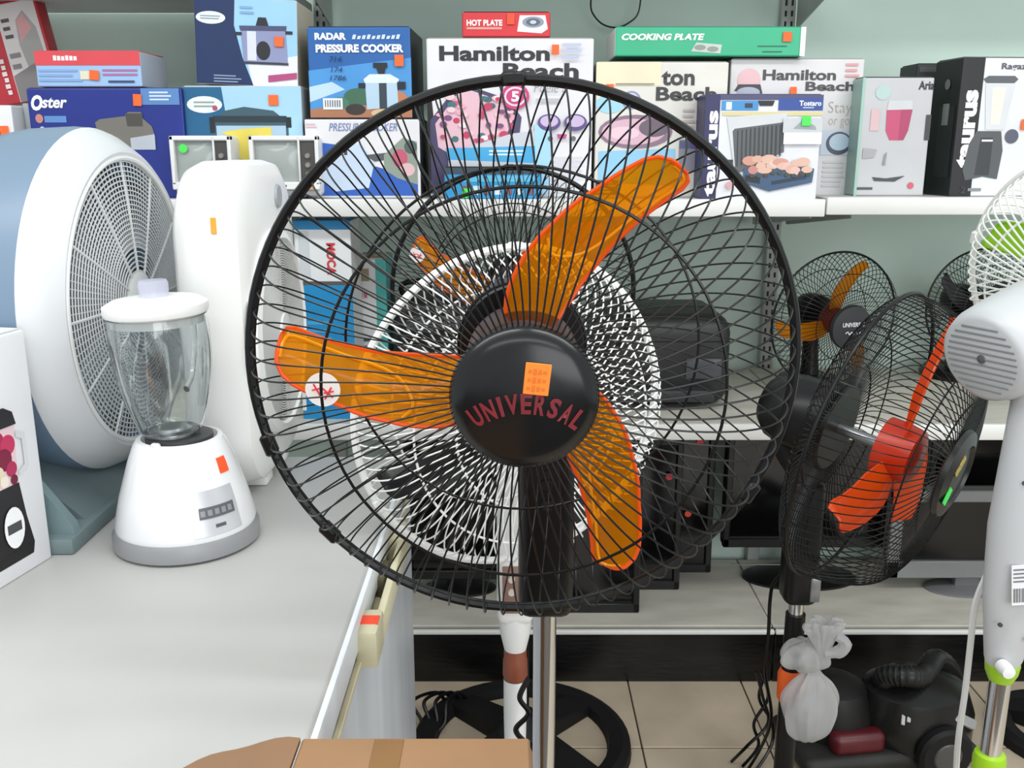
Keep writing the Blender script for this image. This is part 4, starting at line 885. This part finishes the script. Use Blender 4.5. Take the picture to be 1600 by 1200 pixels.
# ------------------------------------------------------------------ black fan with solid orange blades, turned to the right
def orange_fan():
    D = 1.60; pp = P(1243, 960, D)
    t = thing('stand_fan', 'black stand fan with solid orange blades turned to the right, bag on its pole', 'fan', (pp.x, D, 0))
    c = P(1350, 684, 1.53)-Vector((pp.x, D, 0)); f = Vector((.75, -.66, -.20)); M = head_matrix(c, f); s = .25/.2335
    fp = [(r*s, z*s*1.48) for r, z in FRONTP]; rp = [(r*s, z*s*.62) for r, z in REARP]
    guard(t, M, 'front_guard', fp, 96, R_(10), .0010, BLACKW, rings=(.2335*s, .17*s, .11*s, .062), ring_r=.0014, single=False)
    guard(t, M, 'rear_guard', rp, 96, R_(-10), .0010, BLACKW, rings=(.2335*s, .17*s, .11*s, .075), ring_r=.0014, single=False)
    rb = part('guard_rim', ring(.2525, .0034), BLACK, t, M)
    for a in (60, 300): part('rim_clip', clip(.2), BLACK, rb, Matrix.Rotation(R_(a-90), 4, 'Z') @ Matrix.Translation((0, .2535, 0)))
    C2 = M @ Matrix.Translation((0, 0, .042))
    cap = part('guard_cap', MB().lathe([(0, .098), (.066, .100), (.076, .104), (.072, .113), (.052, .119), (.049, .114), (0, .116)], 48), m('#1b1c1d', .35, var=.05), t, C2)
    part('brand_badge', MB().rbox((-.018, -.008, .115), (.018, .008, .1185), .002, 1), m('#b8a24a', .4, var=.3, scale=120), cap, Matrix.Translation((-.018, .022, 0)) @ Matrix.Rotation(R_(50), 4, 'Z'))
    part('price_sticker', MB().rbox((-.014, -.010, .118), (.014, .010, .1205), .0005, 1), m('#46ee5e', .5, var=.02), cap, Matrix.Translation((-.046, -.022, 0)) @ Matrix.Rotation(R_(60), 4, 'Z'))
    BL = M @ Matrix.Translation((0, 0, .062))
    blades(t, BL, (68, 188, 308), s, ORANGE_PL, ORANGE_PL, .032, False)
    part('blade_hub', MB().lathe([(0, .034), (.03, .033), (.046, .026), (.050, .0), (.050, -.03), (0, -.03)], 40), m('#c8300e', .3, var=.05), t, BL)
    part('motor_shaft', MB().lathe([(.01, -.05), (.01, .04)], 12), STEEL, t, M)
    part('rear_plate', MB().lathe([(0, -.056), (.074, -.056), (.08, -.050), (.074, -.044), (0, -.044)], 40), BLACK, t, M)
    mo = motor(t, M, .066, -.054, -.185)
    wv = M @ Vector((0, 0, -.14)); zt = wv.z-.045; zb_ = P(1243, 938, D).z
    # swan neck from the motor down to the column
    part('neck_joint', MB().tube(smooth_path([(wv.x, wv.y, wv.z-.03), (wv.x*.8, wv.y*.8, wv.z-.07), (wv.x*.15, wv.y*.15, wv.z-.11), (0, 0, wv.z-.15)], 6), .030, 16), BLACK, t)
    co = part('control_column', MB().rbox((-.030, -.032, zb_), (.030, .03, wv.z-.12), .016, 3), BLACK, t)
    part('silver_trim', MB().rbox((.012, -.035, zb_+.012), (.031, -.020, zb_+.06), .004, 2), m('#8e9092', .3, .6, var=.03), co)
    part('pole', MB().lathe([(.0135, .30), (.0135, zb_+.01)], 24), CHROME, t)
    part('lower_tube', MB().lathe([(.019, .05), (.018, .50), (0, .50)], 24), BLACK, t)
    zc = P(1220, 1068, D).z
    part('height_collar', MB().lathe([(.0195, zc-.035), (.023, zc-.028), (.024, zc+.02), (.019, zc+.032), (.014, zc+.032)], 24), m('#f2641e', .45, var=.04), t, label='orange height collar')
    fan_base(t, .215)
    return t, pp, D
OF, pp, OD = orange_fan()

# plastic bag tied to that pole
def plastic_bag():
    bm_ = tinted('white_film', (.9, .9, .9, 1), (.72, .72, .72, 1), .38, .22)
    c = P(1262, 1080, OD-.05)
    t = thing('plastic_bag', 'crumpled white plastic bag tied around the pole of the orange bladed fan', 'bag', (c.x, OD-.05, c.z-.08))
    def blob(rx, ry, rz, c0, amp, fr, seed, top=0, n=40):
        vs = []; fs = []
        for i in range(n+1):
            th = PI*i/n
            for j in range(n):
                ph = 2*PI*j/n; d = Vector((math.sin(th)*math.cos(ph), math.sin(th)*math.sin(ph), math.cos(th)))
                k = 1+amp*noise.noise(d*fr+Vector((seed, 0, 0)))+amp*.6*abs(noise.noise(d*fr*2.3+Vector((0, seed, 0))))
                if top: k *= 1-top*max(0, d.z)**2
                vs.append((c0[0]+d.x*rx*k, c0[1]+d.y*ry*k, c0[2]+d.z*rz*k))
        for i in range(n):
            for j in range(n): fs.append((i*n+j, (i+1)*n+j, (i+1)*n+(j+1) % n, i*n+(j+1) % n))
        return MB().add(vs, fs)
    def pleated(prof, seed, fold, squash, off, n=56):
        vs = []; fs = []; K = len(prof)
        for j in range(n):
            ph = 2*PI*j/n; c_, s_ = math.cos(ph), math.sin(ph)
            for i, (r, z, q) in enumerate(prof):
                fl = noise.noise(Vector((c_*3.2, s_*3.2, seed+z*9)))*.8+.5*math.sin(9*ph+seed+z*30)*noise.noise(Vector((c_, s_, seed*2)))
                k = r*(1+fold*q*fl)
                vs.append((off[0]+k*c_, off[1]+k*s_*squash, off[2]+z+.006*q*noise.noise(Vector((c_*2, s_*2, z*20+seed)))))
        for j in range(n):
            for i in range(K-1): fs.append((j*K+i, ((j+1) % n)*K+i, ((j+1) % n)*K+i+1, j*K+i+1))
        return MB().add(vs, fs)
    def fine(pr_, n=5): return [(q.x, q.z, q.y) for q in smooth_path([Vector((r, q, z)) for r, z, q in pr_], n)]
    part('bag_body', pleated(fine([(.002, -.018, .2), (.022, -.012, .6), (.040, .010, .9), (.049, .045, .8), (.046, .075, .9), (.034, .100, 1), (.018, .118, 1), (.012, .130, .6)]), 1.7, .34, .62, (.003, -.006, .0)), bm_, t)
    part('bag_contents', blob(.030, .016, .034, (.008, -.006, .042), .30, 2.4, 8.2, n=24), m('#9a9c9e', .5, var=.25, scale=60), t)
    part('bag_neck', pleated(fine([(.012, .122, .4), (.030, .126, 1), (.044, .140, 1), (.042, .158, 1), (.030, .172, .8), (.014, .176, .4), (.002, .176, .1)]), 5.3, .42, .75, (-.008, .008, 0)), bm_, t)
    part('bag_tuft', pleated(fine([(.008, .158, .3), (.014, .172, .8), (.024, .195, 1), (.034, .216, 1.2), (.030, .226, 1.2), (.016, .212, 1), (.006, .19, .5)]), 9.1, .55, .6, (.016, -.012, 0)), bm_, t)
    part('bag_handle', MB().tube(smooth_path([(.02, -.014, .165), (.045, -.02, .172), (.052, -.02, .19), (.036, -.016, .200)], 5), [.010]*4+[.012]*6+[.009]*6, 8), bm_, t)
plastic_bag()

# ------------------------------------------------------------------ white and green stand fan at the right edge
def green_fan():
    D = 1.12; pp = P(1566, 1040, D)
    t = thing('stand_fan', 'white stand fan with lime green blades and chrome pole at the right edge', 'fan', (pp.x, D, 0))
    B0 = Vector((pp.x, D, 0)); rear = P(1530, 563, D+.0)-B0
    f = Vector((.81, .43, .25)).normalized(); M = head_matrix(rear, f)     # here z = 0 is the back end of the motor
    hm = m('#bdbfc1', .38, var=.02, scale=5)
    mh = part('motor_housing', MB().lathe([(0, .004), (.050, .004), (.056, .008), (.0605, .022), (.063, .06), (.064, .115), (.058, .145), (.04, .155), (0, .155)], 48), hm, t, M)
    sl = m('#85888b', .5, var=0)
    for i in range(11):
        y = -.040+i*.008; hw_ = math.sqrt(max(.0, .047**2-y*y))
        part('vent_slot', MB().rbox((-hw_, y-.0014, .0030), (hw_, y+.0014, .0048), .0006, 1), sl, mh)
    part('rear_screw', MB().lathe([(0, .001), (.005, .002), (.006, .005), (0, .005)], 12), m('#55585a', .4), mh)
    part('motor_chin', MB().rbox((-.035, -.088, .060), (.035, -.030, .150), .018, 3), hm, mh)
    # guards
    G = M @ Matrix.Translation((0, .0, .235)); s = .185/.2335
    guard(t, G, 'rear_guard', sc_prof(REARP, s), 80, R_(-12), .0013, WHITEW, rings=(.2335*s, .165*s, .115*s, .062), ring_r=.0016, single=False)
    guard(t, G, 'front_guard', sc_prof(FRONTP, s), 80, R_(10), .0013, WHITEW, rings=(.2335*s, .165*s, .05), ring_r=.0016, single=False)
    rb = part('guard_rim', ring(.1875, .0042), WHITEP, t, G)
    for a in (20, 110, 200, 290): part('rim_clip', clip(.2), WHITEP, rb, Matrix.Rotation(R_(a-90), 4, 'Z') @ Matrix.Translation((0, .1885, 0)))
    part('guard_cap', MB().lathe([(0, .07), (.045, .07), (.046, .08), (0, .086)], 32), WHITEP, t, G)
    part('guard_nut', MB().lathe([(0, -.085), (.05, -.085), (.055, -.065), (.05, -.05), (0, -.05)], 32), WHITEP, t, G)
    blades(t, G, (20, 140, 260), s, GREEN_PL, GREEN_PL, .034, False)
    part('blade_hub', MB().lathe([(0, .03), (.036, .026), (.04, -.02), (0, -.02)], 32), m('#e4e6e2', .3), t, G)
    part('motor_shaft', MB().lathe([(.008, .15), (.008, .22)], 12), STEEL, t, M)
    # column
    z_t = P(1600, 665, D).z; z_b = P(1556, 1040, D).z; h = z_t-z_b
    prof = [(0, z_b+.0), (.020, z_b), (.024, z_b+.012), (.036, z_b+h*.32), (.040, z_b+h*.6), (.034, z_b+h*.95), (.030, z_t+.06), (0, z_t+.06)]
    co = part('control_column', MB().lathe(prof, 36, M=Matrix.Diagonal((1, .8, 1, 1))), hm, t)
    part('neck_joint', MB().tube(smooth_path([(0, 0, z_t+.04), (.01, .0, z_t+.09), tuple(M @ Vector((0, -.03, .09)))], 5), .026, 16), hm, t)
    for dx, fz in ((-.018, .80), (.012, .16), (-.024, .22), (.02, .12)):
        part('screw_hole', MB().lathe([(0, .001), (.0028, .001), (.0028, -.002)], 10), m('#3c4048', .5), co, Matrix.Translation((dx, -.0300+abs(dx)*.18, z_b+h*fz)) @ Matrix.Rotation(PI/2, 4, 'X'))
    lb = part('barcode_label', MB().rbox((-.017, -.0005, -.026), (.017, .0005, .026), .0003, 1), m('#d9dadb', .5, var=.01), co, Matrix.Translation((-.004, -.0330, z_b+h*.40)) @ Matrix.Rotation(R_(-4), 4, 'Y') @ Matrix.Rotation(R_(-6), 4, 'X'))
    xx = -.015
    while xx < .014:
        wd = random.choice((.0006, .001, .0014)); part('bar', MB().box((xx, -.0009, -.022), (xx+wd, -.0005, -.004)), m('#3a3c3e', .5, var=0), lb, smooth=False); xx += wd+random.choice((.0008, .0012))
    for i in range(4): part('printed_line', MB().box((-.015, -.0009, .004+i*.005), (.012-.006*(i % 2), -.0005, .006+i*.005)), m('#6a6c70', .5, var=0), lb, smooth=False)
    gm = m('#9ac81e', .35, var=.03)
    part('green_collar', MB().lathe([(0, z_b-.022), (.015, z_b-.020), (.020, z_b-.008), (.0215, z_b+.004), (0, z_b+.004)], 32), gm, t, label='lime green collar')
    part('lock_knob', MB().lathe([(0, .02), (.008, .019), (.0095, .01), (.009, 0), (0, 0)], 20), WHITEP, t, Matrix.Translation((-.012, -.020, z_b+.012)) @ Matrix.Rotation(PI/2, 4, 'X'))
    z3 = P(1540, 1185, D).z
    part('pole', MB().lathe([(.0135, z3-.01), (.0135, z_b)], 28), CHROME, t)
    part('lower_collar', MB().lathe([(0, z3-.05), (.019, z3-.05), (.021, z3), (.019, z3+.008), (.0135, z3+.010)], 28), gm, t, label='lime green lower collar')
    part('lower_tube', MB().lathe([(.0175, .04), (.0175, z3-.045)], 24), WHITEP, t)
    fan_base(t, .19, WHITEP)
green_fan()
cable('power_cord', 'white power cord hanging beside the white and green fan', [P(1550, 880, 1.16), P(1530, 925, 1.16), P(1522, 955, 1.16), P(1516, 1010, 1.16), P(1508, 1080, 1.17), P(1498, 1150, 1.18), P(1494, 1205, 1.19), P(1490, 1300, 1.2), (P(1500, 1300, 1.2).x, 1.22, .01)], .0042, m('#dedede', .4, var=0))

# ------------------------------------------------------------------ small fans on the middle shelf
def table_fan(label, cpx, D, f, R, tips, bladem, baseoff, caption=False):
    c = P(cpx[0], cpx[1], D); f = Vector(f).normalized()
    bx, by = c.x-f.x*.09, c.y-f.y*.09
    t = thing('table_fan', label, 'fan', (bx, by, ZM), group='black table fans on the middle shelf'); cc = c-Vector((bx, by, ZM)); M = head_matrix(cc, f); s = R/.2335
    guard(t, M, 'front_guard', sc_prof(FRONTP, s), 72, R_(9), .0008, BLACKW, rings=(R, .75*R, .52*R), ring_r=.0011, single=False)
    guard(t, M, 'rear_guard', sc_prof(REARP, s), 72, R_(-9), .0008, BLACKW, rings=(R, .70*R, .3*R), ring_r=.0011, single=False)
    part('guard_rim', ring(R+.001, .0026), BLACK, t, M)
    cap = part('guard_cap', MB().lathe([(0, .064), (.050, .065), (.055, .069), (.052, .078), (.03, .082), (0, .083)], 40), m('#2b2c30', .4, var=.04), t, M)
    if caption:
        for tx, y, wv_, hh in (('UNIVERSAL', .004, .062, .011),):
            me = fit_text(tx, wv_, hh, .03, .0 if y > 0 else .2); me.materials.append(m('#d8d8da', .5, var=0))
            part('lettering', me, None, cap, Matrix.Translation((-wv_/2, y, .0845)) @ Matrix.Rotation(R_(-90), 4, 'X'))
        sq = smooth_path([(-.020, -.012, .0838), (-.014, -.008, .084), (-.010, -.015, .084), (-.004, -.009, .084), (.001, -.014, .084), (.007, -.009, .084), (.012, -.014, .084), (.020, -.010, .0838)], 4)
        part('script_mark', MB().tube(sq, .0013, 5), m('#d8d8da', .5, var=0), cap)
    blades(t, M, tips, s, bladem, bladem, .016, False)
    part('blade_hub', MB().lathe([(0, .03), (.03, .028), (.034, -.016), (0, -.016)], 28), m('#6e1f12', .35), t, M)
    motor(t, M, .045, -.056, -.145)
    wv = M @ Vector((0, 0, -.10))
    part('neck', MB().tube([(0, 0, .03), (wv.x*.5, wv.y*.5, wv.z*.5), (wv.x, wv.y, wv.z-.02)], [.024, .02, .022], 16), BLACK, t)
    part('base', MB().lathe([(0, 0), (.085, 0), (.088, .012), (.075, .028), (.03, .036), (0, .036)], 36), BLACK, t)
    return t
table_fan('small black table fan with amber blades and a white lettered cap', (1303, 500), 2.32, (.26, -1, -.08), .168, (60, 180, 300), AMBER, 0, True)
table_fan('small black table fan half hidden behind the white and green fan', (1532, 478), 2.44, (.1, -1, 0), .146, (20, 140, 260), m('#2a2c2e', .4), 0)

# ------------------------------------------------------------------ floor: vacuum cleaner, loose fan base, cords
def vacuum():
    c = PZ(1375, 1180, 0); y0 = 1.93
    t = thing('vacuum_cleaner', 'dusty dark canister vacuum cleaner on the floor under the shelves', 'vacuum', (P(1380, 1150, y0).x, y0-.02, 0), rotz=R_(8))
    dk = m('#191918', .45, var=.15, scale=8, spec=.3); dk2 = m('#2a2927', .5, var=.2, scale=9, spec=.3)
    part('body_shell', MB().lathe([(0, 0), (.115, .0), (.135, .03), (.135, .085), (.115, .14), (.06, .17), (0, .175)], 40), m('#1a1a19', .25, var=.2, scale=7, spec=.3), t, Matrix.Translation((.055, .0, .02)) @ Matrix.Diagonal((1, .8, 1, 1)))
    part('lower_chassis', MB().rbox((-.24, -.10, .012), (.17, .10, .055), .022, 3), dk2, t)
    wh = part('wheel', MB().lathe([(0, -.016), (.055, -.016), (.062, -.008), (.062, .008), (.055, .016), (0, .016)], 36), MATTE, t, Matrix.Translation((.065, -.115, .062)) @ Matrix.Rotation(PI/2, 4, 'X'))
    part('wheel_hub', MB().lathe([(.0, .020), (.03, .019), (.036, .012), (.036, .010), (0, .010)], 28), m('#4a4a48', .4, var=.1), wh)
    part('wheel', wh.data, None, t, Matrix.Translation((.065, .115, .062)) @ Matrix.Rotation(PI/2, 4, 'X'))
    part('motor_dome', MB().lathe([(0, 0), (.085, .0), (.092, .05), (.07, .11), (.03, .13), (0, .132)], 36), dk, t, Matrix.Translation((-.125, .03, .05)))
    part('red_cover', MB().rbox((-.17, -.085, .05), (-.05, -.04, .10), .015, 3), m('#55121c', .4, var=.15), t)
    part('clear_window', MB().rbox((-.03, -.006, -.012), (.03, .006, .012), .005, 2), m('#8b8c88', .2, var=.1), t, Matrix.Translation((.115, -.092, .125)) @ Matrix.Rotation(R_(-40), 4, 'X') @ Matrix.Rotation(R_(30), 4, 'Y'))
    hp = smooth_path([(-.02, .02, .15), (-.03, -.02, .20), (-.0, -.05, .215), (.05, -.03, .20), (.12, .03, .20), (.2, .08, .12), (.22, .1, .02)], 12)
    part('hose', MB().tube(hp, [.022+.0025*(i % 2) for i in range(len(hp))], 14), m('#1c1d1d', .35, var=.1, spec=.3), t)
    for i in range(3): part('vent_slot', MB().rbox((-.004, -.002, -.016), (.004, .002, .016), .001, 1), m('#a8a8a4', .4), t, Matrix.Translation((-.018+i*.014, -.082+i*.002, .135+i*.004)) @ Matrix.Rotation(R_(-50), 4, 'X') @ Matrix.Rotation(R_(25), 4, 'Y'))
vacuum()
bc = PZ(1668, 1150, 0)
t = thing('loose_fan_base', 'round black fan base on the floor cut off by the right edge', 'fan base', (bc.x, bc.y, 0))
fan_base(t, .17); part('stub_tube', MB().lathe([(.018, .06), (.018, .40), (0, .40)], 20), BLACK, t)
# cords
cable('black_cord', 'black cord hanging from the orange bladed fan past the shelf front', [P(1222, 895, 1.66), P(1208, 912, 1.68), P(1203, 940, 1.70), P(1201, 985, 1.71), P(1196, 1050, 1.72), P(1205, 1120, 1.74), P(1188, 1170, 1.78), PZ(1160, 1215, .004)], .0035, BLACKW)
for i, q in enumerate(((1182, 1192, 1200, 1168), (1190, 1200, 1178, 1185), (1198, 1186, 1206, 1205))):
    cable('black_cord', ('black cord loop leftmost of the tangle beside the bag', 'black cord loop in the middle of the tangle beside the bag', 'black cord loop nearest the plastic bag')[i],
          [P(q[0], 1050, 1.86+.02*i), P(q[1], 1090, 1.85+.02*i), P(q[2], 1130, 1.84+.02*i), P(q[3], 1165, 1.83+.02*i), PZ(q[3]-25, 1190+8*i, .004)], .0035, BLACKW, group='cord tangle beside the bag')
cable('black_cord', 'black cord coiled around the pole behind the large fan', [P(826, 1060, 1.34), P(812, 1090, 1.33), P(826, 1115, 1.33), P(806, 1140, 1.33), P(824, 1165, 1.33), P(835, 1190, 1.34), P(840, 1240, 1.36)], .0045, BLACKW)
for i in range(4):
    x = 655+i*12
    cable('black_cord', ('black cord nearest the freezer corner, lying on the floor', 'black cord arching over the tiles left of the round base', 'black cord crossing behind the freezer side', 'black cord beside the round fan base on the left')[i],
          [PZ(x-12, 1165-i*6, .004), P(x+4, 1130, 1.98), P(x-10+i*6, 1096, 2.02), P(x+26, 1082, 2.06), PZ(x+44, 1100, .004)], .0045, BLACKW, group='floor cords beside the freezer')
